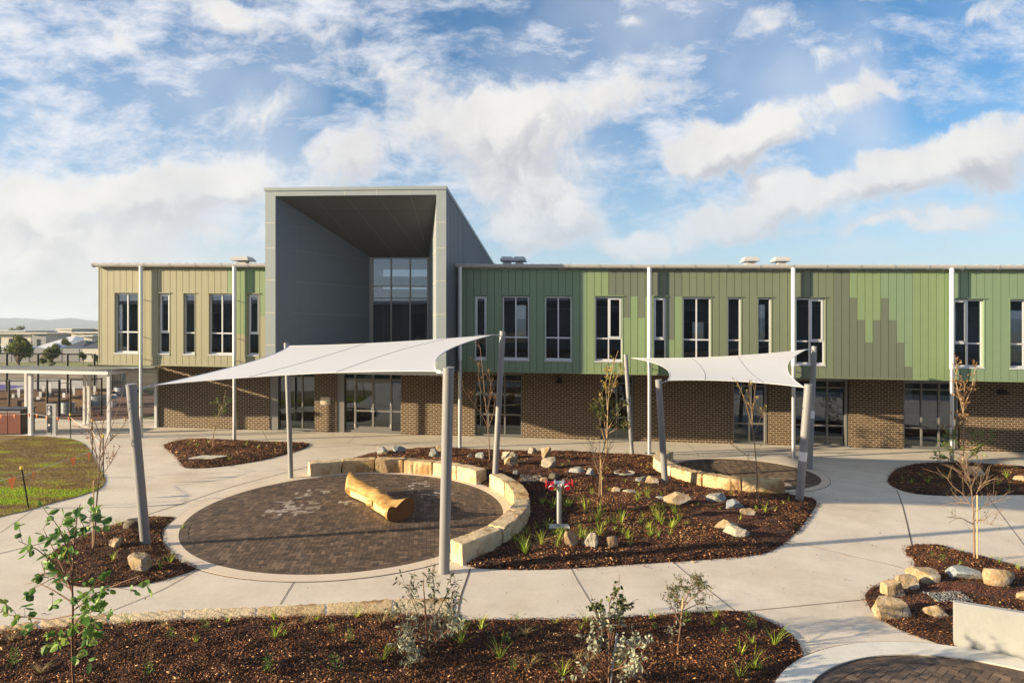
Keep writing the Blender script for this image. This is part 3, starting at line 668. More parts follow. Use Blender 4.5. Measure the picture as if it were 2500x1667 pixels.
def pavers(name, c, r, lines, ang, zt, light):
    """herringbone field with a soldier course, every paver its own block in one mesh"""
    b = MB(); W_, L_ = .115, .23; gp = .0055; n = int(r/W_)+3; ca, sa = math.cos(ang), math.sin(ang); rin = r-.235
    def place(x0, y0, x1, y1):
        cx, cy = (x0+x1)/2, (y0+y1)/2; X, Y = c[0]+cx*ca-cy*sa, c[1]+cx*sa+cy*ca
        if math.hypot(cx, cy) > rin+.06: return
        V = []
        for (x, y) in ((x0+gp, y0+gp), (x1-gp, y0+gp), (x1-gp, y1-gp), (x0+gp, y1-gp)):
            q = math.hypot(x, y)
            if q > rin: x, y = x*rin/q, y*rin/q
            V.append((c[0]+x*ca-y*sa, c[1]+x*sa+y*ca))
        t = min(.78, max(0, random.gauss(.42, .22)))
        for (lx, ly, lr, pr) in light:
            dd = math.hypot(X-lx, (Y-ly)*1.2)/lr
            if dd < 1 and random.random() < pr*(1.15-dd): t = random.choice((.95, 1.0, .97, .9))
        dz = random.uniform(-.0015, .0015)
        b.add([(x, y, zt-.03) for x, y in V]+[(x, y, zt+dz) for x, y in V], [(4,5,6,7),(0,1,5,4),(1,2,6,5),(2,3,7,6),(3,0,4,7)], 0, None, t)
    for i in range(-n, n+1):
        for j in range(-n, n+1):
            t = (i-j) % 4
            if t == 0: place(i*W_, j*W_, (i+2)*W_, (j+1)*W_)
            elif t == 2: place(i*W_, (j-1)*W_, (i+1)*W_, (j+1)*W_)
    k = int(2*math.pi*(r-.1)/.118)
    for q in range(k):
        a0, a1 = 2*math.pi*q/k+.0007, 2*math.pi*(q+1)/k-.0012; V = [(c[0]+rr*math.cos(a), c[1]+rr*math.sin(a)) for rr, a in ((rin+.012, a0), (r-.008, a0), (r-.008, a1), (rin+.012, a1))]
        b.add([(x, y, zt-.03) for x, y in V]+[(x, y, zt) for x, y in V], [(4,5,6,7),(0,1,5,4),(1,2,6,5),(2,3,7,6),(3,0,4,7)], 0, None, min(.75, max(0, random.gauss(.4, .15))))
    b.slope(); o = obj(name, b, M['paver']); o['kind'] = 'structure'; c is C1 and squash(o)
    b = MB(); b.ring(c, 0.0, r+.004, zt-.035, zt-.006, 96); b.slope(); o = obj('paving_sand', b, M['sand']); o['kind'] = 'structure'; c is C1 and squash(o)
lp = [(*G(690, 1243).xy, 1.1, .75), (*G(740, 1205).xy, .7, .45), (*G(880, 1195).xy, .7, .30), (*G(1030, 1185).xy, .9, .25), (*G(1075, 1205).xy, .7, .25), (*G(850, 1225).xy, .5, .25), (*G(1050, 1240).xy, .8, .12)]
pavers('brick_paving', C1, R1, None, R(8), .013, lp)
pavers('brick_paving', C2, R2, None, R(35), .013, [(*G(1900, 1185).xy, 1.5, .35)])
pavers('brick_paving', C3, R3, None, R(40), .014, [])
ringflat('paving_edge', C1, R1, R1+.36, .016, M['ringc']); ringflat('paving_edge', C2, R2, R2+.28, .016, M['ringc']); ringflat('paving_edge', C3, R3, R3+.42, .045, M['ring3'])
for c, r in ((C1, R1+.362), (C2, R2+.282), (C3, R3+.424)): ringflat('edge_joint', c, r, r+.014, .010, M['joint'])
ringflat('edge_joint', C3, R3+.42, R3+.450, .034, M['joint'])
# saw cuts and joints in the slabs
jb = MB(); jb2 = MB()
def cut(px, w_=.010, bb=None, z=.0055):
    bb = bb or jb; w_ = w_*1.7; P = smooth_poly(px, 6, False)
    for a, c in zip(P, P[1:]):
        d = (c-a); 
        if d.length < 1e-5: continue
        n = Vector((-d.y, d.x)).normalized()*w_*.5
        bb.add([(a.x+n.x, a.y+n.y, z+S(a.x)), (a.x-n.x, a.y-n.y, z+S(a.x)), (c.x-n.x, c.y-n.y, z+S(c.x)), (c.x+n.x, c.y+n.y, z+S(c.x))], [(0, 1, 2, 3)])
cut([(-60,1368),(0,1351),(185,1305),(320,1268),(429,1234),(560,1190),(660,1163),(757,1138)], .016)
cut([(0,1300),(80,1245)], .008)
cut([(429,1265),(500,1240)], .012)
cut([(483,1390),(400,1437),(300,1480),(240,1502)], .010); cut([(485,1391),(560,1400)], .010)
cut([(732,1402),(718,1420),(684,1475)], .010); cut([(1148,1388),(1137,1420),(1124,1460),(1117,1508)], .018)
cut([(1395,1389),(1412,1420),(1430,1450),(1460,1500)], .009); cut([(1640,1369),(1692,1412),(1740,1448),(1797,1493)], .009)
cut([(1800,1493),(1900,1484),(2000,1474),(2114,1463)], .010); cut([(2230,1398),(2180,1380),(2070,1355),(1935,1322)], .008)
cut([(2190,1197),(2205,1240),(2227,1332)], .016); cut([(2011,1173),(2080,1180),(2184,1193)], .008); cut([(1996,1229),(2080,1243),(2150,1249)], .008)
cut([(1670,1080),(1693,1097),(1706,1113)], .008); cut([(1781,1083),(1815,1106),(1848,1128)], .009); cut([(1150,1060),(1175,1075),(1200,1093)], .008)
cut([(250,1098),(330,1110),(420,1109)], .008); cut([(230,1165),(300,1166),(380,1165)], .008); cut([(90,1241),(200,1240),(350,1236),(450,1229)], .008)
cut([(430,1072),(600,1078),(900,1084)], .008); cut([(2110,1150),(2200,1142)], .008); cut([(1050,1055),(1090,1075)], .008)
cut([(2410,1210),(2470,1290),(2500,1330)], .008); cut([(640,1050),(655,1078)], .008); cut([(870,1062),(850,1082)], .008)
for b_, m_ in ((jb, M['joint2']),): obj('path_joint', b_, m_)['kind'] = 'structure'

# ------------------------------------------------------------ planting beds under bark mulch
def pip(poly, X, Y):
    P = np.array([(p[0], p[1]) for p in poly]); ins = np.zeros(X.shape, bool); j = len(P)-1
    for i in range(len(P)):
        xi, yi, xj, yj = *P[i], *P[j]
        c = ((yi > Y) != (yj > Y)) & (X < (xj-xi)*(Y-yi)/(yj-yi+1e-12)+xi); ins ^= c; j = i
    return ins
def edged(poly, X, Y):
    P = np.array([(p[0], p[1]) for p in poly]); d = np.full(X.shape, 1e9)
    for i in range(len(P)):
        a, b = P[i-1], P[i]; ab = b-a; t = np.clip(((X-a[0])*ab[0]+(Y-a[1])*ab[1])/(ab@ab+1e-12), 0, 1)
        d = np.minimum(d, np.hypot(X-a[0]-t*ab[0], Y-a[1]-t*ab[1]))
    return d
def mound(X, Y, D, h):
    return h*(1-np.exp(-D/.45))*(1+.35*np.sin(X*1.7+Y*.6)*np.cos(Y*1.9-X*.4))+.018*np.minimum(D/.1, 1)*np.sin(X*9.1+np.sin(Y*7))*np.sin(Y*8.3)
Sv = lambda X: -SL*np.clip(X, -45, 45)
BEDS = {}
def chips(X, Y, Z, Ls, tone, mats, name, wr=.32):
    n = len(X); a = rng.uniform(0, np.pi, n); tilt = rng.normal(0, .33, n); roll = rng.normal(0, .5, n)
    dx = np.cos(a)*np.cos(tilt); dy = np.sin(a)*np.cos(tilt); dz = np.sin(tilt)
    D = np.stack([dx, dy, dz], 1); W_ = np.stack([-np.sin(a), np.cos(a), np.zeros(n)], 1); W_ = W_*np.cos(roll)[:, None]+np.stack([np.zeros(n), np.zeros(n), np.sin(roll)], 1)
    N_ = np.cross(D, W_); wv = Ls*rng.uniform(.16, wr, n); C_ = np.stack([X, Y, Z], 1); L = Ls[:, None]
    v = np.empty((n, 4, 3)); sk = rng.uniform(-.25, .25, (n, 1))
    v[:, 0] = C_-D*L*.5+W_*wv[:, None]*.5; v[:, 1] = C_+D*L*(.5+sk*.3)-W_*wv[:, None]*.3; v[:, 2] = C_+D*L*sk*.4+W_*wv[:, None]*1.0; v[:, 3] = C_+D*L*sk+N_*wv[:, None]*.55-W_*wv[:, None]*.2
    idx = np.array([[0, 1, 3], [1, 2, 3], [2, 0, 3], [0, 2, 1]]); f = (np.arange(n)[:, None, None]*4+idx[None]).reshape(-1, 3)
    me = bpy.data.meshes.new(name); me.vertices.add(n*4); me.vertices.foreach_set('co', v.reshape(-1).astype(np.float32))
    me.loops.add(len(f)*3); me.loops.foreach_set('vertex_index', f.reshape(-1).astype(np.int32)); me.polygons.add(len(f))
    me.polygons.foreach_set('loop_start', np.arange(0, len(f)*3, 3, dtype=np.int32)); me.polygons.foreach_set('loop_total', np.full(len(f), 3, np.int32))
    at = me.attributes.new('tone', 'FLOAT', 'FACE'); at.data.foreach_set('value', np.repeat(tone, 4).astype(np.float32))
    me.materials.append(mats); me.update(calc_edges=True)
    o = bpy.data.objects.new(name, me); COL.objects.link(o); return o
def bed(key, poly, h, dens, Lr, clip=None, label='loose brown bark mulch covering the planting bed', spill=.09, bare=()):
    BEDS[key] = (poly, h); xs = [p[0] for p in poly]; ys = [p[1] for p in poly]; x0, x1, y0, y1 = min(xs), max(xs), min(ys), max(ys)
    flat_poly('bed_soil', poly, .012, M['mulchb'])
    st = .12; gx = np.arange(x0, x1+st, st); gy = np.arange(y0, y1+st, st); X, Y = np.meshgrid(gx, gy); ins = pip(poly, X, Y); D = edged(poly, X, Y)
    Z = .012+mound(X, Y, D, h)+Sv(X); Z[~ins] = -9
    b = MB(); vs = []; ix = -np.ones(X.shape, int); fs = []
    for j in range(X.shape[0]-1):
        for i in range(X.shape[1]-1):
            if ins[j, i] and ins[j, i+1] and ins[j+1, i] and ins[j+1, i+1]:
                q = []
                for (jj, ii) in ((j, i), (j, i+1), (j+1, i+1), (j+1, i)):
                    if ix[jj, ii] < 0: ix[jj, ii] = len(vs); vs.append((X[jj, ii], Y[jj, ii], Z[jj, ii]))
                    q.append(ix[jj, ii])
                fs.append(tuple(q))
    b.add(vs, fs); o = obj('mulch_bed', b, M['mulchb'], smooth=True); o['kind'] = 'structure'
    if clip: y0 = max(y0, clip[0])
    n = int((x1-x0)*(y1-y0)*dens); X = rng.uniform(x0, x1, n); Y = rng.uniform(y0, y1, n); D = edged(poly, X, Y); ins = pip(poly, X, Y)
    keep = ins | ((D < spill) & (rng.random(n) < .25)) | ((D < .22) & (rng.random(n) < .012)); keep &= np.abs(X) < Y*.86+1.5
    X, Y, D, ins = X[keep], Y[keep], D[keep], ins[keep]; Z = .014+np.where(ins, mound(X, Y, D, h), 0)+Sv(X)+rng.uniform(.0, .022, len(X))*np.where(ins, 1, .3)
    pat = .5+.5*np.sin(X*1.3+2*np.sin(Y*1.1))*np.cos(Y*1.7+X*.3); bl = np.sin(X*.9+1.7*np.sin(Y*.8+1))*np.sin(Y*1.3+X*.5)+.5*np.sin(X*3.1+Y*2.3)*np.cos(Y*4.1-X); t = np.clip(rng.beta(1.4, 2.1, len(X))*(1+.22*bl)+.12*(pat-.5), 0, 1)
    for (ex, ey, ea, eb) in bare:
        q_ = np.hypot((X-ex)/ea, (Y-ey)/eb)+.12*np.sin(X*5+Y*3); kk = (q_ > 1) | (rng.random(len(X)) < .10); X, Y, Z, D, t = X[kk], Y[kk], Z[kk], D[kk], t[kk]
        n_ = int(2600*ea*eb); gx_ = ex+ea*rng.normal(0, .5, n_); gy_ = ey+eb*rng.normal(0, .5, n_); o_ = pip(poly, gx_, gy_); gx_, gy_ = gx_[o_], gy_[o_]; gz_ = .012+mound(gx_, gy_, edged(poly, gx_, gy_), h)+Sv(gx_)+.008
        g_ = chips(gx_, gy_, gz_, rng.uniform(.018, .034, len(gx_)), rng.random(len(gx_)), M['scoria'], 'scoria_gravel', .7); tag(g_, 'fine red brown scoria gravel in a hollow of the bed', None, None, 'stuff')
    big = rng.random(len(X)) < .05; L = rng.uniform(*Lr, len(X))*np.where(big, 1.8, 1); t = np.where(big & (rng.random(len(X)) < .4), np.clip(t+.4, 0, 1), t)
    c = chips(X, Y, Z, L, t, M['chip'], 'bark_mulch'); c['kind'] = 'stuff'; c['label'] = label
    return o
def hgt(key, x, y):
    poly, h = BEDS[key]; X, Y = np.array([x]), np.array([y])
    if not pip(poly, X, Y)[0]: return S(x)
    return S(x)+.012+float(mound(X, Y, edged(poly, X, Y), h)[0])
bed('b1', smooth_poly([(425,1265),(400,1290),(397,1315),(412,1338),(442,1368),(481,1387),(429,1407),(363,1424),(287,1434),(204,1433),(155,1422),(132,1394),(112,1378),(129,1348),(185,1315),(264,1287),(346,1265),(396,1262)], 4), .07, 1500, (.025, .065), label='brown bark mulch in the small bed below the leaning grey pole')
bed('b2', smooth_poly([(399,1087),(447,1074),(495,1071.5),(566,1074.5),(650,1079),(712,1080),(752,1084),(735,1098),(638,1124),(531,1140),(457,1143),(440,1130),(425,1110)], 3), .08, 700, (.035, .085), label='brown bark mulch in the bed nearest the entry doors')
# bed 3 wraps round both stone-edged circles
def arcpts(c, r, a0, a1, n): return [Vector((c[0]+(K1 if c is C1 else 1)*r*math.cos(a0+(a1-a0)*k/n), c[1]+r*math.sin(a0+(a1-a0)*k/n))) for k in range(n+1)]
def ang(c, px, py): g_ = G(px, py); return math.atan2(g_.y-c[1], (g_.x-c[0])/(K1 if c is C1 else 1))
top = smooth_poly([(858,1121),(912,1107),(987,1098),(1099,1095.5),(1250,1101),(1377,1104),(1537,1110.6),(1600,1115)], 4, False)
botm = smooth_poly([(1932,1209),(1960,1212),(1993,1224),(1980,1254),(1945,1299),(1907,1331),(1856,1353),(1728,1366),(1569,1376),(1441,1385),(1346,1390),(1250,1391),(1160,1387)], 5, False)
ro = R1+.42
arc1 = arcpts(C1, ro, ang(C1, 1150, 1384), ang(C1, 800, 1150), 40)
arc2 = arcpts(C2, R2+.32, ang(C2, 1610, 1118), ang(C2, 1932, 1209)+2*math.pi, 24) if ang(C2, 1932, 1209) < 0 else arcpts(C2, R2+.32, ang(C2, 1610, 1118), ang(C2, 1932, 1209), 24)
poly3 = top+arc2+botm+arc1
bed('b3', poly3, .15, 750, (.035, .085), bare=[(*G(x, y).xy, a, b) for x, y, a, b in ((1345,1135,1.3,.75),(1300,1160,.8,.4),(1420,1142,1.1,.5),(1660,1232,1.5,.55),(1715,1205,1.0,.45),(1790,1275,1.3,.6),(1850,1310,1.0,.5),(1500,1178,.9,.35))], label='reddish brown bark mulch in the large bed around the red capped hydrant')
p4t = smooth_poly([(-500,1580),(-150,1562),(0,1541),(130,1534),(247,1524),(363,1518),(495,1513),(626,1508),(837,1503),(961,1499),(1113,1510),(1119,1514),(1211,1514),(1350,1513),(1480,1508),(1600,1503),(1700,1495),(1807,1494),(1871,1515),(1934,1552),(1959,1594),(1945,1626),(1903,1667)], 4, False)
bed('b4', [Vector((-9, 6.2))]+p4t+[Vector((3.3, 8.0)), Vector((2.4, 6.2))], .06, 2200, (.022, .062), clip=(8.1,), label='dark brown bark mulch across the near bed')
bed('b5', smooth_poly([(2168,1172),(2185,1149),(2233,1134),(2298,1130),(2370,1131),(2500,1140),(2640,1152),(2760,1165),(2760,1230),(2600,1212),(2500,1208),(2352,1210),(2262,1208),(2207,1199),(2175,1185)], 4), .09, 700, (.035, .08), label='brown bark mulch in the bed under the tree by the last white column')
bed('b6', bare=[(*G(2380, 1450).xy, 1.5, .38), (*G(2290, 1440).xy, .6, .3), (*G(2240, 1475).xy, .5, .25)], poly=smooth_poly([(2211,1341),(2233,1331),(2290,1331),(2334,1344),(2406,1362),(2500,1389),(2620,1425),(2700,1500),(2560,1590),(2450,1600),(2327,1583),(2226,1548),(2175,1527),(2135,1498),(2117,1472),(2113,1451),(2131,1435),(2168,1424),(2215,1404),(2231,1389),(2231,1368),(2215,1354)], 4), h=.08, dens=1500, Lr=(.025, .065), label='brown bark mulch behind the low white wall')
# lawn
lawn = smooth_poly([(-60,1062),(0,1062),(89,1065),(173,1072),(208,1087),(226,1111),(241,1141),(253,1160),(257,1176),(247,1190),(231,1199),(185,1214),(125,1229),(66,1247),(0,1262),(-120,1296),(-400,1370),(-800,1400),(-800,1150),(-400,1075)], 5)
M['lawnsoil'] = mat('lawn_soil', (.19, .13, .05), .95, var=.3, vscale=12, bump=1, bscale=40, col2=(.20, .15, .05), c2=(.45, .6))
flat_poly('lawn', lawn, .014, M['lawnsoil'])
x0, x1, y0, y1 = -22, -10, 17, 31.5; n = 150000; X = rng.uniform(x0, x1, n); Y = rng.uniform(y0, y1, n); k = pip(lawn, X, Y) & (X > -Y*.83-.5); X, Y = X[k], Y[k]
pn = np.array([noise.fractal(Vector((x*.55, y*1.3, 0)), 1, 2, 4) for x, y in zip(X, Y)]); D = edged(lawn, X, Y)
gpt = G(200, 1195); lush = np.exp(-((X-gpt.x)/2.6)**2-((Y-gpt.y-.15*(X-gpt.x))/.62)**2); lush += np.exp(-((X-G(40,1230).x)/2.2)**2-((Y-G(40,1230).y-.2)/.5)**2)
tone = np.clip(.32+.95*pn+rng.normal(0, .10, len(X))+.75*np.clip(lush, 0, 1), 0, 1); hb = rng.uniform(.018, .045, len(X))*(1+.8*np.clip(lush, 0, 1)); keep = rng.random(len(X)) < np.clip(.35+tone, 0, 1)
X, Y, tone, hb = X[keep], Y[keep], tone[keep], hb[keep]; n = len(X); a = rng.uniform(0, 2*np.pi, n); wv = .012; Z = Sv(X)+.012
v = np.empty((n, 3, 3)); v[:, 0] = np.stack([X-np.cos(a)*wv, Y-np.sin(a)*wv, Z], 1); v[:, 1] = np.stack([X+np.cos(a)*wv, Y+np.sin(a)*wv, Z], 1); v[:, 2] = np.stack([X+rng.normal(0, .02, n), Y+rng.normal(0, .02, n), Z+hb], 1)
me = bpy.data.meshes.new('grass'); me.vertices.add(n*3); me.vertices.foreach_set('co', v.reshape(-1).astype(np.float32)); me.loops.add(n*3); me.loops.foreach_set('vertex_index', np.arange(n*3, dtype=np.int32)); me.polygons.add(n)
me.polygons.foreach_set('loop_start', np.arange(0, n*3, 3, dtype=np.int32)); me.polygons.foreach_set('loop_total', np.full(n, 3, np.int32))
me.attributes.new('tone', 'FLOAT', 'FACE').data.foreach_set('value', tone.astype(np.float32)); me.materials.append(M['lawnb']); me.update(calc_edges=True)
o = bpy.data.objects.new('grass', me); COL.objects.link(o); tag(o, 'patchy brown and green turf inside the orange flag line', None, None, 'stuff')

# ------------------------------------------------------------ stone
def shell(nx, ny, nz):
    V = {}; vs = []; fs = []
    def vid(i, j, k):
        if (i, j, k) not in V: V[(i, j, k)] = len(vs); vs.append((i/nx, j/ny, k/nz))
        return V[(i, j, k)]
    for i in range(nx):
        for j in range(ny):
            fs.append((vid(i,j,0), vid(i,j+1,0), vid(i+1,j+1,0), vid(i+1,j,0))); fs.append((vid(i,j,nz), vid(i+1,j,nz), vid(i+1,j+1,nz), vid(i,j+1,nz)))
    for i in range(nx):
        for k in range(nz):
            fs.append((vid(i,0,k), vid(i+1,0,k), vid(i+1,0,k+1), vid(i,0,k+1))); fs.append((vid(i,ny,k), vid(i,ny,k+1), vid(i+1,ny,k+1), vid(i+1,ny,k)))
    for j in range(ny):
        for k in range(nz):
            fs.append((vid(0,j,k), vid(0,j,k+1), vid(0,j+1,k+1), vid(0,j+1,k))); fs.append((vid(nx,j,k), vid(nx,j+1,k), vid(nx,j+1,k+1), vid(nx,j,k+1)))
    return vs, fs
def block(fn, m, label, group, n=(18, 8, 7), rough=.014, ribs=0, rag=0.0, seed=0):
    vs, fs = shell(*n); b = MB(); out = []
    for (u, v, w_) in vs:
        du = min(u, 1-u); dv = min(v, 1-v); dw = 1-w_
        # soften arrises
        e = .0
        p = fn(u, v, w_)
        q = Vector(p)*1.0+Vector((seed*3.1, 0, 0))
        nn = noise.noise_vector(q*4.5)*rough+noise.noise_vector(q*14)*rough*.45
        cx = fn(.5, .5, .5); c = (Vector(cx)-Vector(p))
        near = sum(1 for t in (du, dv, dw) if t < 1e-4)
        if near >= 2: p = Vector(p)+c.normalized()*.012*(near-1)
        if ribs and v < 1e-4 and w_ < .95: p = Vector(p)+(fn(u, .2, w_)-fn(u, 0, w_)).normalized()*.03*max(0, math.sin(u*ribs*math.pi*2+1.3*math.sin(u*23)))**3
        if rag and v > .999: p = Vector(p)+(fn(u, 1, w_)-fn(u, .6, w_)).normalized()*(rag*(noise.noise(q*7)+.6*noise.noise(q*15))-.02*w_)
        if w_ > .999 and rag: nn.z += .012*math.sin((u*14+v*4)*3.1)
        out.append(Vector(p)+nn)
    b.add(out, fs, 0, None); base = Vector(fn(.5, .5, 0)); o = obj('sandstone_block', b, m, loc=base, smooth=True); return tag(o, label, 'stone block', group)
def arcfn(c, r0, r1, a0, a1, h, z0=0):
    def fn(u, v, w_):
        a = a0+(a1-a0)*u; r = r0+(r1-r0)*v; x, y = c[0]+(K1 if c is C1 else 1)*r*math.cos(a), c[1]+r*math.sin(a); return Vector((x, y, S(x)+z0+h*w_))
    return fn
GB = 'sandstone seat blocks round the large paved circle'
edges = [ang(C1, x, y) for x, y in ((757,1164),(836,1163),(912,1158),(981,1157.5),(1050.5,1163),(1111,1171.7),(1168,1183))]
r0 = R1+.20
lab = ['weathered grey buff sandstone block at the left end of the back arc behind the log', 'brownish sandstone block second from the left in the back arc', 'brown stained sandstone block third from the left in the back arc',
       'sandstone block with vertical drill grooves in the back arc', 'pale sandstone block just right of the grooved one', 'sunlit end block of the back arc beside the gap with the pole']
for i in range(6):
    a0, a1 = edges[i], edges[i+1]; block(arcfn(C1, r0, r0+.50, a0-.004, a1+.004, .45+.008*(i % 3)), M['stonew'] if i in (0, 4, 5) else M['stone'], lab[i], GB, ribs=9 if i == 3 else 0, seed=i, rough=.012)
aA, aB = ang(C1, 1202, 1190), ang(C1, 1103, 1370)
lab = ['first sandstone block right of the gap, beside the tall pole', 'rough topped sandstone block at the bend of the right arc', 'sandstone block of the right arc with ragged outer edge', 'striped sandstone block of the right arc, second from its near end', 'near end sandstone block of the right arc with a sawn grooved top']
ts = [0, .17, .42, .60, .80, 1]
for i in range(5):
    a0 = aA+(aB-aA)*ts[i]; a1 = aA+(aB-aA)*ts[i+1]; block(arcfn(C1, R1+.33, R1+.83, a0-.006, a1+.006, .46+.01*(i % 2)), M['stonew'] if i != 1 else M['stone'], lab[i], GB, (18, 12, 7), rag=.06 if i in (1, 2, 3) else .01, seed=10+i)
GB2 = 'sandstone seat blocks beside the far paved circle'
a_s, a_e = ang(C2, 1600, 1122), ang(C2, 1928, 1216)
if a_e < a_s: a_e += 2*math.pi
ts = [0, .13, .30, .47, .65, .82, 1]
lab = ['farthest sandstone block of the seat beside the far circle, at its building end', 'second sandstone block from the building end of the far seat', 'third sandstone block from the building end of the far seat', 'yellow stained block in the middle of the far seat', 'golden sandstone block next to the near end of the far seat', 'near end sandstone block of the far seat with brown stain']
for i in range(6):
    a0 = a_s+(a_e-a_s)*ts[i]; a1 = a_s+(a_e-a_s)*ts[i+1]; block(arcfn(C2, R2+.20, R2+.68, a0+.005, a1-.005, .46), M['stonew'] if i < 3 else M['stone'], lab[i], GB2, (12, 6, 6), rag=.012, seed=20+i)
# flush retaining blocks along the near bed
pxs = [(-230,1560,1600),(-60,1535,1570),(96,1515,1545),(264,1499,1533),(448,1488,1525),(626,1482,1518),(796,1473,1512),(961,1462,1509),(1112,1459,1522)]
lab = ['flush sandstone block at the far left edge beside the near mulch bed', 'flush sandstone block behind the leafy sapling', 'flush sandstone block just right of the leafy sapling', 'scored flush sandstone block third from the sapling', 'scored flush sandstone block fourth from the sapling',
       'tan flush sandstone block with diagonal saw marks near the shrub', 'flush sandstone block next to the shrub', 'exposed end block behind the silver leaved shrub']
for i in range(8):
    (xa, ta, ba), (xb, tb, bb) = pxs[i], pxs[i+1]
    A, B_, Cc, D_ = G(xa, ta), G(xb, tb), G(xb, bb), G(xa, ba)
    def fn(u, v, w_, A=A, B_=B_, Cc=Cc, D_=D_):
        p = (D_*(1-u)+Cc*u)*(1-v)+(A*(1-u)+B_*u)*v; return Vector((p.x, p.y, S(p.x)-.25+.262*w_))
    ins = .012; fn2 = lambda u, v, w_, f=fn: f(ins+u*(1-2*ins), v, w_)
    o = block(fn2, M['stonew'] if i in (3, 4, 7) else M['stone'], lab[i], 'flush sandstone blocks edging the near bed', (26, 10, 3), rough=.008, seed=40+i)
    me = o.data; L_ = 26
    for v in me.vertices:
        if v.co.z > .2: x = v.co.x+v.co.y*1.6; v.co.z += .009*math.sin(x*24+2*noise.noise(v.co*2))
# ------------------------------------------------------------ boulders
RK = {'grey': mat('grey_rock', (.28, .28, .265), .85, var=.45, vscale=9, bump=1, bscale=22, col2=(.22, .24, .25), c2=(.45, .6)),
      'tan': mat('tan_rock', (.36, .26, .145), .85, var=.42, vscale=8, bump=1, bscale=22, col2=(.34, .31, .27), c2=(.45, .65)),
      'blue': mat('blue_grey_rock', (.24, .27, .29), .8, var=.4, vscale=9, bump=1, bscale=24, col2=(.33, .33, .30), c2=(.5, .65)),
      'brown': mat('brown_rock', (.28, .19, .11), .9, var=.3, vscale=9, bump=1, bscale=22, col2=(.38, .30, .20), c2=(.45, .65)),
      'dark': mat('dark_rock', (.12, .105, .08), .9, var=.35, vscale=9, bump=1, bscale=22, col2=(.22, .17, .10), c2=(.5, .65)),
      'pale': mat('pale_rock', (.36, .32, .25), .85, var=.42, vscale=9, bump=1, bscale=22, col2=(.40, .37, .32), c2=(.45, .65))}
ico = bmesh.new(); bmesh.ops.create_icosphere(ico, subdivisions=4, radius=1); IV = [v.co.copy() for v in ico.verts]; IF = [tuple(v.index for v in f.verts) for f in ico.faces]; ico.free()
def boulder(px0, py0, px1, py1, kind, label, key=None, seed=0, cuts=11, flat=.55, tilt=0, shape=1.0, lift=0):
    rd = random.Random(seed*7+3); base = G((px0+px1)/2, py1); Y = base.y; wd = (px1-px0)/F*Y; ht = (py1-py0)/F*Y; dp = wd*rd.uniform(.6, .8)
    ht = max(.08, ht-.32*dp*5.2/Y); a = rd.uniform(-.4, .4); P_ = [Vector((rd.gauss(0, 1), rd.gauss(0, 1), rd.gauss(0, .8))).normalized() for _ in range(cuts)]; Dp = [rd.uniform(.42, .74) for _ in P_]
    P_.append(Vector((rd.uniform(-.3, .3), rd.uniform(-.3, .3), 1)).normalized()); Dp.append(rd.uniform(.6, .85)); b = MB(); out = []
    for v in IV:
        p = v.copy()
        for n_, d_ in zip(P_, Dp):
            e = p.dot(n_)-d_
            if e > 0: p -= n_*e*1.0
        q = p*2.2+Vector((seed*5.3, 1, 2)); p += v*(noise.noise(q)*.05+noise.noise(q*3.1)*.05+noise.noise(q*8)*.022)
        out.append(p)
    xs = [p.x for p in out]; ys = [p.y for p in out]; zs = [p.z for p in out]
    sx, sz = wd/(max(xs)-min(xs)), ht/(max(zs)*.999-min(zs)*flat); sy = dp/(max(ys)-min(ys)); mx = (max(xs)+min(xs))/2; z0 = min(zs)*flat; ca, sa = math.cos(tilt), math.sin(tilt)
    cen = Vector((base.x, base.y+dp*.42, 0)); gz = (hgt(key, cen.x, cen.y) if key else S(cen.x))+lift
    V = []
    for p in out:
        x, y, z = (p.x-mx)*sx, p.y*sy, (p.z-z0)*sz
        x, z = x*ca-z*sa, x*sa+z*ca
        V.append(Vector((cen.x+x, cen.y+y, gz-.06+z)))
    b.add(V, IF); o = obj('boulder', b, RK[kind], loc=(cen.x, cen.y, gz), smooth=True); me = o.data; me.set_sharp_from_angle(angle=R(22))
    return tag(o, label, 'boulder', 'landscape boulders in the mulch beds')
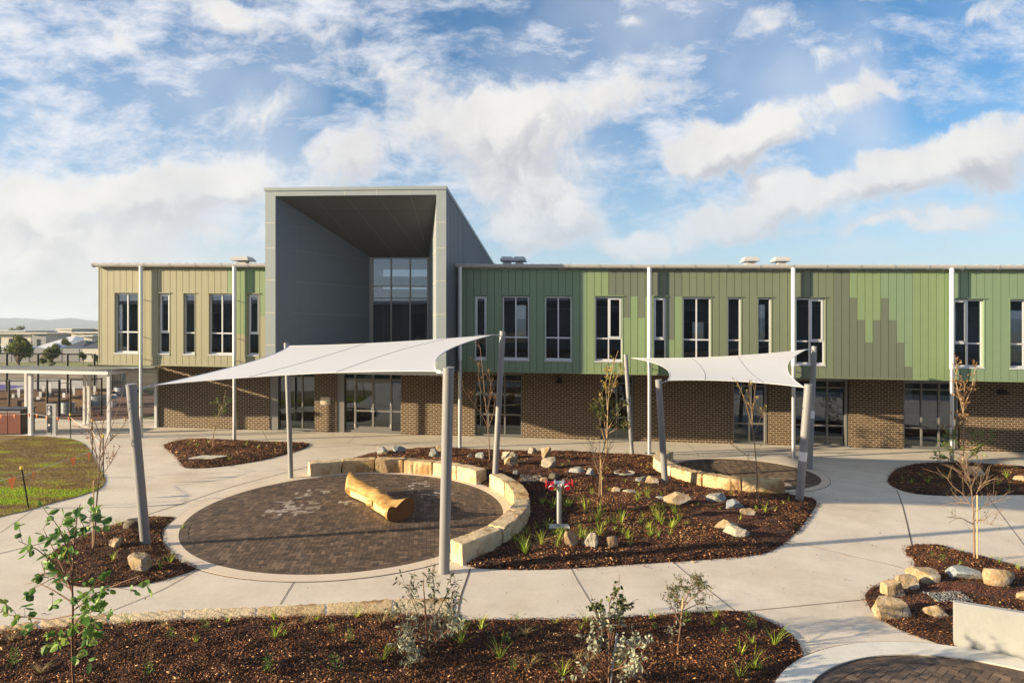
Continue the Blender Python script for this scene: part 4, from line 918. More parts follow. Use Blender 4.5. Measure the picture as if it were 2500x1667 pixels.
BL_ = [(1289,1094,1312,1114,'pale','small pale wedge rock at the back edge of the large bed','b3'),(1321,1099,1346,1132,'tan','upright yellow slab leaning behind the twin rocks in the large bed','b3'),(1321,1120,1358,1152,'pale','two toned boulder in front of the leaning yellow slab','b3'),
 (1389,1147,1429,1166,'grey','wide grey boulder between the hydrant and the round cover','b3'),(1429,1153,1454,1173,'grey','angular grey rock beside the thin dark sapling','b3'),(1551,1167,1579,1187,'grey','small grey rock left of the middle pole foot','b3'),
 (1576,1171,1610,1195,'tan','grey tan rock touching the middle pole foot','b3'),(1489,1191,1518,1210,'tan','round tan rock left of the flat pale rock','b3'),(1522,1200,1570,1214,'pale','flat pale rock in the middle of the large bed','b3'),
 (1602,1217,1632,1229,'grey','thin grey rock at the left of the big yellow wedge','b3'),(1627,1209,1690,1245,'tan','big yellow wedge boulder in the middle of the large bed','b3'),(1728,1213,1786,1238,'grey','long grey boulder, farthest of the row of three','b3'),
 (1773,1228,1824,1256,'blue','blue grey boulder in the middle of the row of three','b3'),(1807,1248,1847,1272,'tan','tan boulder at the near end of the row of three','b3'),(1744,1276,1806,1308,'tan','tan boulder leaning against the pale pointed one','b3'),
 (1774,1291,1836,1323,'pale','pale grey pointed boulder at the right end of the large bed','b3'),(1377,1310,1413,1353,'brown','upright brown boulder near the path in the large bed','b3'),(1421,1312,1462,1351,'pale','white grey boulder between two brown ones by the path','b3'),
 (1480,1314,1510,1349,'brown','dark tan pointed rock near the path, right of the white one','b3'),(1223,1105,1267,1130,'pale','big grooved pale boulder right of the tall pole','b3'),(1230,1121,1266,1148,'tan','round tan boulder just below the grooved one','b3'),
 (1140,1113,1153,1126,'pale','tiny pale pointed rock left of the tall pole','b3'),(1160,1111,1184,1129,'blue','blue grey pointed rock left of the tall pole','b3'),(1250,1154,1266,1170,'grey','small grey rock behind the right stone arc','b3'),
 (1317,1169,1340,1188,'tan','yellow rock just behind the hydrant head','b3'),(1338,1161,1368,1180,'dark','dark grey rock behind the hydrant head','b3'),(918,1096,948,1119,'grey','grey boulder at the far left of the back arc','b3'),(930,1108,950,1120,'tan','tan rock under the grey boulder behind the back arc','b3'),
 (955,1093,989,1114,'blue','blue grey boulder second from the left behind the back arc','b3'),(1043,1099,1074,1125,'grey','large grey tan boulder behind the middle of the back arc','b3'),(1063,1091,1082,1110,'tan','tan boulder tucked behind the large grey one at the pole','b3'),
 (293,1266,341,1298,'dark','dark round boulder behind the leaning grey pole','b1'),(254,1314,294,1343,'brown','brown half buried boulder in the small left bed','b1'),(303,1350,356,1402,'tan','upright tan boulder near the path in the small left bed','b1'),
 (2367,1142,2420,1168,'tan','tan boulder under the tree by the last column','b5'),(2490,1165,2530,1184,'tan','boulder at the right edge of the far right bed','b5'),(2227,1388,2312,1430,'tan','wide tan boulder at the top of the horseshoe of rocks','b6'),(2197,1404,2254,1444,'tan','angular grey tan boulder on the left of the horseshoe of rocks','b6'),
 (2163,1415,2219,1464,'tan','upright tan boulder leaning in at the left of the horseshoe','b6'),(2148,1458,2232,1516,'tan','large flat sloping tan boulder nearest the path in the horseshoe','b6'),(2269,1483,2326,1522,'tan','yellow grey boulder against the end of the white wall','b6'),
 (2329,1390,2413,1429,'blue','smooth blue grey boulder beside the round tan one','b6'),(2410,1389,2487,1444,'tan','round tan boulder behind the white wall','b6'),(2488,1445,2540,1475,'tan','boulder cut off by the right edge behind the white wall','b6')]
for i, (a, b_, c, d, k, l, key) in enumerate(BL_): boulder(a, b_, c, d, k, l, key, seed=i, flat=.45 if i not in (42,) else .8, cuts=(3 if i in (31, 42, 41) else 11))
# pebble strips in the swale
for (xa, ya, xb, yb, key) in ((1270,1172,1322,1186,'b3'),(2290,1458,2340,1482,'b6'),(1610,1225,1630,1232,'b3')):
    A = G(xa, yb); B_ = G(xb, ya); n = 500; X = rng.uniform(A.x, B_.x, n); Y = rng.uniform(A.y, B_.y, n); Z = np.array([hgt(key, x, y) for x, y in zip(X, Y)])+.03
    c = chips(X, Y, Z, rng.uniform(.03, .06, n), rng.random(n), M['greychip'], 'gravel', .6); c['kind'] = 'stuff'
# ------------------------------------------------------------ shade sails and their poles
GP = 'grey steel poles of the shade sails'
def pole(top, base, lean_y, label, r=.105, lab=None, wrap=None):
    B_ = G(*base); T_ = AT(top[0], top[1], B_.y+lean_y); t = thing('shade_pole', B_, label, 'pole', GP)
    m = MB(); m.tube([B_-Vector((0, 0, .05)), T_], [r, r], 24); obj('shaft', m, M['steelpole'], t, smooth=True)
    ax = (T_-B_).normalized(); m = MB(); m.tube([T_, T_+ax*.015], [r+.004, r+.004], 24); obj('cap', m, M['dark'] if False else M['steelpole'], t)
    if wrap:
        m = MB(); p = B_+(T_-B_)*wrap; m.tube([p-ax*.14, p+ax*.14], [r+.004]*2, 24); obj('wrapping', m, M['white'], t, smooth=True)
    return B_, T_, ax
P1 = pole((320, 939), (356.5, 1333), -.35, 'thick grey pole leaning left, standing in the small mulch bed at left', .108)
P2 = pole((699, 838), (710.6, 1167), .35, 'slim looking grey pole at the far left corner of the large sail', .082)
P3 = pole((1227, 810), (1207, 1190), .35, 'tall grey pole leaning right, in the gap between the two stone arcs', .095)
P4 = pole((1095, 898), (1084, 1397), -.35, 'nearest grey pole, standing on the path at the near edge of the large circle', .115)
P5 = pole((1607.5, 928), (1624.7, 1191), -.3, 'grey pole leaning left in the middle of the boulder bed', .105)
P6 = pole((1527.4, 866), (1543.6, 1114.5), .3, 'grey pole nearest the brick wall, beside the yellow leaved sapling', .085)
P7 = pole((1988, 846.5), (1976.5, 1145.6), .3, 'taller of the pair of grey poles at the right, behind the nearer one', .10, wrap=.445)
P8 = pole((1974, 939), (1951, 1226), -.3, 'nearer of the pair of grey poles at the right, at the bed edge', .118, wrap=.40)
def sail(corners, poles, label, seams, sagf=.09, droop=0.0):
    c = [Vector(p) for p in corners]; cen = sum(c, Vector())/4; t = thing('shade_sail', (cen.x, cen.y, cen.z), label, 'shade sail', 'pale grey shade sails')
    def edge(a, b, s):
        p = a.lerp(b, s); L = (b-a).length; inn = cen-(a+b)/2; inn = (inn-(b-a).normalized()*inn.dot((b-a).normalized())).normalized(); return p+inn*L*sagf*4*s*(1-s)
    def surf(u, v):
        b0, b1, l0, l1 = edge(c[0], c[3], u), edge(c[1], c[2], u), edge(c[0], c[1], v), edge(c[3], c[2], v)
        bil = c[0]*(1-u)*(1-v)+c[3]*u*(1-v)+c[1]*(1-u)*v+c[2]*u*v
        return b0*(1-v)+b1*v+l0*(1-u)+l1*u-bil
    N = 36; m = MB(); V = [surf(i/N, j/N) for j in range(N+1) for i in range(N+1)]; m.add(V+[v-Vector((0, 0, .004)) for v in V], [])
    fs = []; k = N+1; o = len(V)
    for j in range(N):
        for i in range(N): a = j*k+i; fs += [(a, a+1, a+k+1, a+k), (o+a, o+a+k, o+a+k+1, o+a+1)]
    for i in range(N): fs += [(i, o+i, o+i+1, i+1), (N*k+i, N*k+i+1, o+N*k+i+1, o+N*k+i), (i*k, (i+1)*k, o+(i+1)*k, o+i*k), (i*k+N, o+i*k+N, o+(i+1)*k+N, (i+1)*k+N)]
    m.f = fs; m.m = [0]*len(fs); m.tone = [.5]*len(fs); obj('fabric', m, M['sail'], t, smooth=True)
    m = MB()
    for pts in ([surf(i/N, 0) for i in range(N+1)], [surf(i/N, 1) for i in range(N+1)], [surf(0, i/N) for i in range(N+1)], [surf(1, i/N) for i in range(N+1)]): m.tube(pts, .011, 6)
    obj('edge_cable', m, M['sail'], t, smooth=True)
    for s0, s1 in seams:
        m = MB(); m.tube([surf(s0+(s1-s0)*j/N, j/N)+Vector((0, 0, .001)) for j in range(N+1)], .006, 5); obj('seam', m, M['seam'], t)
    for p, (B_, T_, ax) in zip(c, poles):
        e = T_-ax*.12; d = e-p; n = max(3, int(d.length/.09)); m = MB()
        for k_ in range(n):
            q0, q1 = p+d*(k_/n), p+d*((k_+1)/n); mid = (q0+q1)/2; dd = d.normalized(); s_ = dd.cross(Vector((0, 0, 1)) if k_ % 2 else Vector((0, 1, 0))).normalized()
            if s_.length < .1: s_ = Vector((1, 0, 0))
            L = d.length/n*.62; pts = [mid+dd*L*math.cos(a)+s_*.022*math.sin(a) for a in [2*math.pi*w_/10 for w_ in range(11)]]; m.tube(pts, .008, 5, caps=False)
        obj('chain', m, M['galv'], t, smooth=True)
    return t
def corner(px, pole_, back): return AT(px[0], px[1], pole_[1].y+back)
sail([corner((378, 940), P1, .35), corner((705, 844.5), P2, -.05), corner((1202, 818), P3, -.2), corner((1067, 906), P4, .25)], [P1, P2, P3, P4], 'large pale grey shade sail stretched over the round paved area with the log', [(.30, .42), (.62, .80)], .085)
sail([corner((1630, 928.7), P5, .15), corner((1545, 874), P6, -.12), corner((1970, 853), P7, -.15), corner((1964, 945.5), P8, .1)], [P5, P6, P7, P8], 'smaller pale grey shade sail over the far paved circle', [(.28, .36), (.72, .62)], .10)
# ------------------------------------------------------------ carved log seat
A_, B_ = G(838, 1210), G(955, 1279); ax = (B_-A_).normalized(); sd_ = Vector((ax.y, -ax.x, 0))  # sd_ points to the sunny near side
A_ += -sd_*.26; B_ += -sd_*.32
N = 40; K = 28; V = []; m = MB(); Lg = (B_-A_).length
for i in range(N+1):
    s = i/N; c = A_.lerp(B_, s); wd = .30+.02*math.sin(s*9)+.10*max(0, (s-.82)/.18)**1.5+.03*math.exp(-((s-.12)/.1)**2); ht = .50-.03*s+.12*max(0, (s-.80)/.20)**1.5+.05*math.exp(-((s-.52)/.05)**2)
    tip = max(0, 1-s/.10); ht += .20*tip**1.5; wd *= 1-.42*tip**1.3; off = -sd_*(.05*math.sin(s*5))+(-sd_)*.0*tip
    for k in range(K):
        a = 2*math.pi*k/K; wd2 = wd*(1+.07*math.sin(s*23+a*2)*math.sin(s*9)); x = math.cos(a)*wd2; z = math.sin(a)
        zz = ht*.5*(1+z) if z > 0 else ht*.5*(1+z*.98)
        if a > math.pi/2 and a < math.pi and s > .8: zz += .10*(s-.8)/.2*math.sin((a-math.pi/2)*2)   # far lobe of the kidney shaped end
        if abs(a-2.2) < .6 and s > .8: pass
        if s > .78:  q = (s-.78)/.22; zz -= .13*q*math.exp(-((a-1.15)/.33)**2); x += -.05*q*math.sin(a)
        if math.cos(a) > .25 and z < .25 and .1 < s < .93: x = min(x, wd*.72)                         # sawn flat on the sunny side
        p = c+off+sd_*x+Vector((0, 0, zz)); p += noise.noise_vector(Vector((s*6, math.cos(a)*1.2, math.sin(a)*1.2)))*.034+noise.noise_vector(Vector((s*14, math.cos(a)*5, math.sin(a)*5)))*.010; p.z = max(p.z, S(p.x)+.032); V.append(p)
fs = [(i*K+k, (i+1)*K+k, (i+1)*K+(k+1) % K, i*K+(k+1) % K) for i in range(N) for k in range(K)]
m.add(V, fs); cm = []
for i in range(N):
    for k in range(K):
        a = 2*math.pi*(k+.5)/K; cm.append(2 if (math.cos(a) > .45 and math.sin(a) < 0 and (.12 < i/N < .52 or .62 < i/N < .93)) else 0)
m.m = cm; m.f.append(tuple(range(K-1, -1, -1))); m.m.append(0); m.tone.append(.5); e0 = sum(V[N*K:], Vector())/K
o_ = len(m.v); m.add([tuple(e0-ax*.02)], []); 
for k in range(K): m.f.append((N*K+k, o_, N*K+(k+1) % K)); m.m.append(1); m.tone.append(.5)
lg = thing('log_seat', A_.lerp(B_, .5), 'smooth golden log laid as a seat on the round brick paving', 'log'); obj('trunk', m, [M['logm'], M['logend'], M['logcut']], lg, smooth=True)
m = MB(); p = A_.lerp(B_, .56)+sd_*.17; m.tube([p+Vector((0, 0, .22))+ax*.12, p+Vector((0, 0, .20))-ax*.0+sd_*.05, p+Vector((0, 0, .19))-ax*.10+sd_*.10], [.10, .105, .085], 14); obj('branch_stub', m, [M['logm']], lg, smooth=True)
# ------------------------------------------------------------ hydrant booster
b0 = G(1365, 1299); hz = hgt('b3', b0.x, b0.y); ht = thing('hydrant', (b0.x, b0.y, hz), 'grey hydrant standpipe with two red capped outlets in the boulder bed', 'hydrant'); c = Vector((b0.x, b0.y, hz))
m = MB(); m.box((c.x-.26, c.y-.17, c.z-.06), (c.x+.26, c.y+.17, c.z+.035)); obj('concrete_pad', m, M['lidc'], ht)
m = MB(); m.tube([c, c+Vector((0, 0, 1.04))], .062, 18); obj('pipe', m, M['galv'], ht, smooth=True)
zt = 1.15-.10
m = MB(); m.tube([c+Vector((0, 0, zt-.06)), c+Vector((0, 0, zt)), c+Vector((0, 0, zt+.07))], [.085, .10, .075], 18); m.tube([c+Vector((-.13, 0, zt+.07)), c+Vector((.13, 0, zt+.07))], .062, 14)
for s_ in (-1, 1): m.tube([c+Vector((s_*.095, 0, zt+.07)), c+Vector((s_*.125, 0, zt+.07))], .098, 16)
obj('head', m, M['galv'], ht, smooth=True)
for s_ in (-1, 1):
    m = MB(); x = s_*.20; m.tube([c+Vector((s_*.13, 0, zt+.06)), c+Vector((s_*.27, 0, zt+.06))], .062, 14); m.tube([c+Vector((x, .02, zt+.06)), c+Vector((x-s_*.0, -.13, zt-.01))], .06, 14); m.tube([c+Vector((x, -.13, zt-.01)), c+Vector((x, -.155, zt-.02))], [.070, .070], 14)
    v = obj('valve', m, M['red'], ht, smooth=True)
    m = MB(); m.tube([c+Vector((s_*.315, 0, zt+.05)), c+Vector((s_*.345, 0, zt+.05))], .115, 18); m.tube([c+Vector((s_*.26, 0, zt+.06)), c+Vector((s_*.32, 0, zt+.05))], .022, 8); obj('handwheel', m, M['red'], v, smooth=True)
    m = MB(); m.tube([c+Vector((x, -.14, zt-.012)), c+Vector((x, -.158, zt-.021))], .078, 16, caps=False); obj('outlet_ring', m, M['white'], v)
# pit covers
p = G(1524, 1164); z = hgt('b3', p.x, p.y); m = MB(); n = 40
m.ring((p.x, p.y), .27, .37, z-.05, z+.05, n); cv = thing('pit_cover', (p.x, p.y, z), 'round white rimmed pit cover in the boulder bed', 'pit cover'); obj('rim', m, M['lidc'], cv)
m = MB(); m.ring((p.x, p.y), 0.0, .268, z-.05, z+.035, n); obj('lid', m, M['mulchb'], cv)
p = G(507, 1122); z = hgt('b2', p.x, p.y); m = MB(); q4 = [(-.62, -.22), (.42, -.30), (.68, .26), (-.34, .30)]; m.hexa([(p.x+u_, p.y+v_, z-.05) for u_, v_ in q4]+[(p.x+u_, p.y+v_, z+.04) for u_, v_ in q4])
tag(obj('pit_cover', m, M['lidc'], loc=(p.x, p.y, z)), 'square concrete pit lid set in the bed near the entry doors', 'pit cover')
# white precast wall at lower right
a, b_ = G(2331, 1580), G(2500, 1612); d = (b_-a).normalized(); nn = Vector((-d.y, d.x, 0)); e = a+d*3.2; t_ = .17; hh = .74; m = MB(); ch = .035
prof = [(0, -.1), (0, hh-ch), (ch, hh), (t_-ch, hh), (t_, hh-ch), (t_, -.1)]; V = [a+nn*x+Vector((0, 0, z-a.z+S(a.x))) for x, z in prof]+[e+nn*x+Vector((0, 0, z)) for x, z in prof]; k = 6
m.add(V, [(i, k+i, k+(i+1) % k, (i+1) % k) for i in range(k)]+[tuple(range(k)), tuple(range(2*k-1, k-1, -1))]); tag(obj('low_wall', m, M['precast'], loc=a), 'low white precast concrete wall at the lower right corner', 'wall')

# ------------------------------------------------------------ plants
def leafq(m, p, d, up, L, W_, tone, fold=.15):
    d = d.normalized(); s = d.cross(up); s = s.normalized() if s.length > 1e-4 else Vector((1, 0, 0)); n_ = s.cross(d)
    V = [p, p+d*L*.35+s*W_*.5-n_*W_*fold, p+d*L*.72+s*W_*.38-n_*W_*fold, p+d*L-n_*L*.12, p+d*L*.72-s*W_*.38-n_*W_*fold, p+d*L*.35-s*W_*.5-n_*W_*fold, p+d*L*.38, p+d*L*.72]
    m.add(V, [(0, 1, 6), (1, 2, 7, 6), (2, 3, 7), (0, 6, 5), (5, 6, 7, 4), (4, 7, 3)], 0, None, tone)
def rv(rd, z=.0): return Vector((rd.gauss(0, 1), rd.gauss(0, 1), rd.gauss(0, 1)+z)).normalized()
def sapling(name, base, label, cat, trunk, limbs, leaf, seed, bark='stalk', r0=.02, twigs=14, twl=.35, lpt=5, LL=.05, LW=.022, group=None, zones=None, droop=0.0, updir=.6, cut_=None, bare=0.0):
    """trunk / limbs: pixel polylines at the plant's distance, with a random spread in depth; zones: (ylow, yhigh, leaf material, density)"""
    rd = random.Random(seed); B_ = G(*base) if not isinstance(base, Vector) else base; t = thing(name, B_, label, cat, group); Y0 = B_.y
    wood = MB(); paths = []
    def P_(pts, dy, lean):
        out = []
        for i, (x, y) in enumerate(pts): out.append(AT(x, y, Y0+dy*lean*i/max(1, len(pts)-1)))
        return out
    tp = P_(trunk, .12, rd.choice((-1, 1))); tp[0] = B_-Vector((0, 0, .04)) if abs(trunk[0][0]-base[0]) < 3 else tp[0]
    wood.tube(tp, [r0*(1-.75*i/(len(tp)-1)) for i in range(len(tp))], 8); paths.append((tp, r0*.7))
    for l in limbs:
        q = P_(l, rd.uniform(.15, .55), rd.choice((-1, 1))); wood.tube(q, [r0*.55*(1-.7*i/(len(q)-1)) for i in range(len(q))], 6); paths.append((q, r0*.4)); paths.append((q, r0*.4))
    leaves = {}
    def put(mt, *a): leaves.setdefault(mt, MB()); leafq(leaves[mt], *a)
    for k in range(twigs):
        q, rr = rd.choice(paths); s = rd.uniform(.25, 1)*(len(q)-1); i = min(int(s), len(q)-2); p = q[i].lerp(q[i+1], s-i); d = (rv(rd)+Vector((0, 0, updir))+(q[i+1]-q[i]).normalized()*.8).normalized(); L = twl*rd.uniform(.5, 1.3)
        pts = [p]; 
        for j in range(4): d = (d+rv(rd)*.22+Vector((0, 0, -droop))).normalized(); pts.append(pts[-1]+d*L/4)
        wood.tube(pts, [max(.0022, r0*.16)]*4+[.0016], 4, caps=False)
        for j in range(lpt):
            u = rd.uniform(.25, 1)*4; i = min(int(u), 3); lp_ = pts[i].lerp(pts[i+1], u-i); mt = leaf; ok = rd.random() > bare
            if zones:
                zpy = YH-(lp_.z-H0)*F/lp_.y; ok = False
                for (ya, yb, mm, dn) in zones:
                    if ya <= zpy < yb: mt = mm; ok = rd.random() < dn; break
            if ok: put(mt, lp_, (rv(rd)+d*.5-Vector((0, 0, droop*3))), rv(rd, 1), LL*rd.uniform(.6, 1.25), LW*rd.uniform(.7, 1.2), min(1, max(0, rd.gauss(.5, .25))))
    obj('stem', wood, M[bark], t, smooth=True)
    for mt, mb in leaves.items(): obj('foliage', mb, M[mt], t)
    return t
def stake(base, top, label, r=.014, dy=0, key=None):
    B_ = G(*base); T_ = AT(top[0], top[1], B_.y+dy); m = MB(); m.tube([B_-Vector((0, 0, .1)), T_], r, 8); tag(obj('plant_stake', m, M['stake'], loc=B_, smooth=True), label, 'stake', 'bamboo stakes by the young trees')
GT = 'young trees planted in the beds'
sapling('sapling', (230, 1340), 'tall thin young tree with sparse rusty leaves beside the left leaning pole', 'young tree', [(230,1340),(234,1250),(240,1180),(243,1120),(248,1060)],
        [[(240,1150),(232,1090),(222,1045)],[(242,1130),(262,1070),(292,990),(305,930)],[(243,1160),(258,1090),(300,1040),(318,1010)],[(243,1100),(250,1040),(262,990),(275,960)],[(240,1120),(222,1080),(215,1010)],[(242,1170),(270,1130),(292,1090)],[(246,1070),(232,1030),(205,1000)]], 'lf_rust', 1, r0=.022, twigs=34, twl=.42, lpt=4, LL=.08, LW=.028, group=GT, bare=.25)
stake((226, 1343), (229, 1172), 'pale bamboo stake against the thin tree beside the left leaning pole')
sapling('sapling', (520, 1099), 'small bright green sapling in the bed by the entry', 'young tree', [(520,1099),(521,1060),(530,1020),(545,985),(551,952)], [[(522,1050),(535,1020),(548,1000)],[(530,1020),(545,1000),(557,978)],[(540,1000),(533,980),(527,985)]], 'lf_green', 2, 'stalk2', r0=.022, twigs=26, twl=.28, lpt=7, LL=.07, LW=.035, group=GT)
sapling('sapling', (1196.5, 1132), 'bare young tree with a few rusty leaves behind the stone arc gap', 'young tree', [(1196.5,1132),(1193,1060),(1185,980),(1178,900),(1172,845)], [[(1190,1040),(1175,1010),(1150,975),(1130,950)],[(1188,1010),(1200,960),(1195,910)],[(1185,980),(1170,940),(1168,890)],[(1191,1050),(1205,1010),(1210,960)]], 'lf_rust', 3, r0=.026, twigs=40, twl=.38, lpt=5, LL=.07, LW=.035, group=GT, updir=1.2, bare=.1)
sapling('sapling', (1479, 1123), 'young tree with yellow upper leaves and green foliage lower down', 'young tree', [(1479,1123),(1482,1070),(1484,1000),(1487,940),(1497,890),(1510,855)], [[(1483,1000),(1478,940),(1485,900)],[(1484,985),(1500,935),(1516,893)],[(1481,1090),(1466,1040),(1458,980)],[(1481,1070),(1474,1020),(1470,970)],[(1483,1050),(1500,1020),(1520,990)],[(1484,1020),(1465,1000),(1450,1000)],[(1483,1060),(1515,1040),(1530,1040)]], 'lf_green', 4, 'stalk2', r0=.03, twigs=130, twl=.36, lpt=8, LL=.10, LW=.055, group=GT,
        zones=[(840,975,'lf_yel',.75),(975,1062,'lf_olive',.95),(1062,1100,'lf_rust',.1)])
sapling('sapling', (1462, 1227), 'dark twiggy sapling in the middle of the boulder bed', 'young tree', [(1462,1227),(1464,1170),(1465,1120),(1464,1076)], [[(1465,1140),(1450,1105),(1440,1075)],[(1465,1150),(1480,1110),(1492,1080)],[(1464,1120),(1474,1095),(1480,1072)],[(1464,1160),(1452,1130),(1446,1100)]], 'lf_rust', 5, r0=.02, twigs=60, twl=.42, lpt=4, LL=.04, LW=.02, group=GT, updir=1, bare=.3)
stake((1469, 1222), (1467, 1120), 'thin bamboo stake beside the dark twiggy sapling')
sapling('sapling', (1846, 1233), 'slender young tree with small ochre leaves in front of the far stone seat', 'young tree', [(1846,1233),(1849,1160),(1842,1080),(1836,1030),(1846,925)], [[(1838,1050),(1820,980),(1797,925)],[(1838,1040),(1832,975),(1828,930)],[(1840,1060),(1858,1020),(1867,1005)],[(1848,1150),(1820,1110),(1788,1085)]], 'lf_yel', 6, r0=.022, twigs=36, twl=.34, lpt=6, LL=.06, LW=.03, group=GT, updir=1, zones=[(900,1010,'lf_yel',.8),(1010,1110,'lf_rust',.5)])
stake((1852, 1233), (1853, 1150), 'thin bamboo stake beside the ochre leaved young tree')
sapling('sapling', (2350, 1158), 'young tree with bare forked top and bright green low leaves by the last column', 'young tree', [(2350,1158),(2352,1080),(2353,1030),(2352,990)], [[(2353,990),(2340,960),(2334,930),(2335,880)],[(2353,992),(2372,950),(2380,905),(2386,882)],[(2352,1000),(2355,950),(2354,930)],[(2352,1010),(2345,980),(2335,945)],[(2351,1090),(2330,1070),(2310,1060)],[(2351,1090),(2385,1070),(2410,1062),(2430,1072)],[(2351,1110),(2320,1100),(2305,1085)],[(2350,1130),(2320,1120),(2290,1118)],[(2351,1100),(2375,1095),(2400,1080)],[(2352,1060),(2340,1040),(2340,1010)],[(2351,1130),(2375,1110),(2385,1100)]], 'lf_green', 7, 'stalk2', r0=.034, twigs=150, twl=.40, lpt=10, LL=.095, LW=.045, group=GT,
        zones=[(850,960,'lf_rust',.5),(960,1045,'lf_rust',.8),(1045,1170,'lf_green',.75)])
sapling('sapling', (2379, 1368), 'bare branching young tree tied to a stake in the right bed', 'young tree', [(2379,1368),(2378,1300),(2376,1240),(2371,1190),(2366,1165)], [[(2376,1240),(2350,1205),(2325,1185),(2310,1165)],[(2375,1220),(2392,1190),(2412,1165)],[(2376,1250),(2405,1235),(2440,1220)],[(2377,1280),(2350,1265),(2310,1262)],[(2373,1200),(2360,1175),(2345,1150)],[(2376,1230),(2350,1225),(2330,1230)],[(2377,1270),(2400,1270),(2420,1280)],[(2371,1190),(2380,1170),(2392,1140)],[(2366,1165),(2360,1135),(2362,1108)],[(2368,1175),(2352,1140),(2340,1118)]], 'lf_olive', 8, r0=.022, twigs=120, twl=.42, lpt=3, LL=.045, LW=.02, group=GT, bare=.45)
stake((2386, 1371), (2386, 1208), 'pale timber stake beside the bare young tree in the right bed', .016)
# foreground plants
def bigsap():
    base = G(184, 1712); fl = [(184,1712),(178,1640),(176,1560),(178,1490),(176,1420),(180,1340),(188,1260),(196,1229)]
    limbs = [[(178,1500),(120,1512),(60,1505),(5,1498)],[(177,1470),(130,1440),(90,1420),(60,1425)],[(178,1450),(150,1380),(120,1320),(105,1290)],[(177,1430),(140,1380),(90,1340),(45,1320)],[(180,1400),(160,1330),(145,1290),(128,1265)],[(178,1490),(230,1450),(300,1420),(340,1405)],[(178,1480),(220,1440),(250,1425)],[(178,1560),(215,1530),(240,1510)],[(178,1530),(200,1500),(235,1490)],[(177,1560),(150,1540),(145,1590)],[(180,1340),(200,1310),(228,1262)],[(182,1330),(165,1290),(170,1250)],[(177,1440),(130,1410),(75,1440)],[(178,1590),(215,1570),(240,1560)],[(178,1450),(160,1400),(150,1360)],[(178,1420),(110,1400),(100,1370)]]
    sapling('sapling', base, 'large leaved green sapling with red stems at the near left corner', 'young tree', fl, limbs, 'lf_euc', 21, 'redst', r0=.020, twigs=88, twl=.26, lpt=4, LL=.125, LW=.09, group=GT, updir=.1, droop=.06)
    m = MB(); m.tube([base+Vector((.02, 0, -.05)), AT(180, 1600, base.y), AT(177, 1540, base.y)], [.032, .026, .02], 10)
bigsap()
GS = 'silvery shrubs in the near bed'
def shrub(base, label, seed, trunk, limbs, **kw): return sapling('shrub', base, label, 'shrub', trunk, limbs, 'lf_silver', seed, 'redst', group=GS, **kw)
shrub((1048, 1600), 'spreading silver leaved shrub in front of the exposed end stone', 31, [(1048,1600),(1040,1530),(1036,1460),(1033,1418)], [[(1046,1585),(1010,1550),(985,1520),(975,1480)],[(1047,1590),(1070,1540),(1090,1500),(1100,1470)],[(1045,1560),(1020,1500),(1000,1450),(990,1430)],[(1045,1560),(1060,1490),(1060,1430),(1055,1400)],[(1046,1590),(1005,1590),(985,1570)],[(1048,1580),(1090,1540),(1110,1520)],[(1046,1570),(1000,1560),(975,1555)],[(1044,1540),(1075,1480),(1095,1440),(1110,1425)],[(1047,1590),(1020,1600),(1000,1598)],[(1046,1590),(1060,1560),(1075,1530)]], r0=.016, twigs=170, twl=.26, lpt=7, LL=.09, LW=.026, droop=.10, zones=[(1380,1470,'lf_olive',.55),(1470,1620,'lf_silver',.95)])
stake((1050, 1602), (1033, 1420), 'thin stake up the middle of the spreading silver shrub', .009)
shrub((1484, 1705), 'round leaved silver shrub with a white stake at the bottom edge', 32, [(1484,1705),(1488,1620),(1487,1540),(1488,1470),(1500,1448)], [[(1486,1660),(1460,1600),(1462,1530),(1450,1480)],[(1486,1650),(1530,1610),(1545,1570),(1560,1580)],[(1487,1600),(1500,1540),(1515,1490),(1525,1480)],[(1485,1680),(1440,1640),(1410,1640)],[(1485,1690),(1520,1640),(1560,1640)],[(1488,1560),(1475,1510),(1460,1490)],[(1486,1640),(1440,1570),(1430,1560)],[(1486,1620),(1530,1590),(1540,1560)],[(1487,1580),(1500,1500),(1510,1450)],[(1486,1640),(1540,1620),(1570,1590)]], r0=.016, twigs=140, twl=.24, lpt=6, LL=.068, LW=.045, zones=[(1420,1490,'lf_olive',.8),(1490,1720,'lf_silver',.85)])
m = MB(); q = G(1482, 1706); m.tube([q-Vector((0, 0, .1)), AT(1507, 1546, q.y)], .016, 8); tag(obj('plant_stake', m, M['white'], loc=q, smooth=True), 'white stake leaning through the round leaved shrub', 'stake', 'bamboo stakes by the young trees')
shrub((1652, 1606), 'narrow leaved shrub with a dense drooping top right of the round leaved one', 33, [(1652,1606),(1660,1540),(1665,1490),(1680,1450),(1692,1415)], [[(1665,1490),(1655,1460),(1640,1440)],[(1668,1480),(1700,1450),(1715,1440)],[(1660,1520),(1640,1480),(1630,1450)],[(1685,1440),(1700,1430),(1712,1425)],[(1680,1450),(1665,1430),(1660,1430)],[(1668,1490),(1700,1475),(1718,1470)],[(1655,1570),(1640,1550),(1635,1540)],[(1690,1430),(1706,1415),(1708,1410)]], r0=.016, twigs=130, twl=.20, lpt=8, LL=.07, LW=.014, droop=.12, zones=[(1400,1490,'lf_olive',.95),(1490,1570,'lf_silver',.3)])
stake((1652, 1607), (1668, 1460), 'bamboo stake of the narrow leaved drooping shrub', .012)
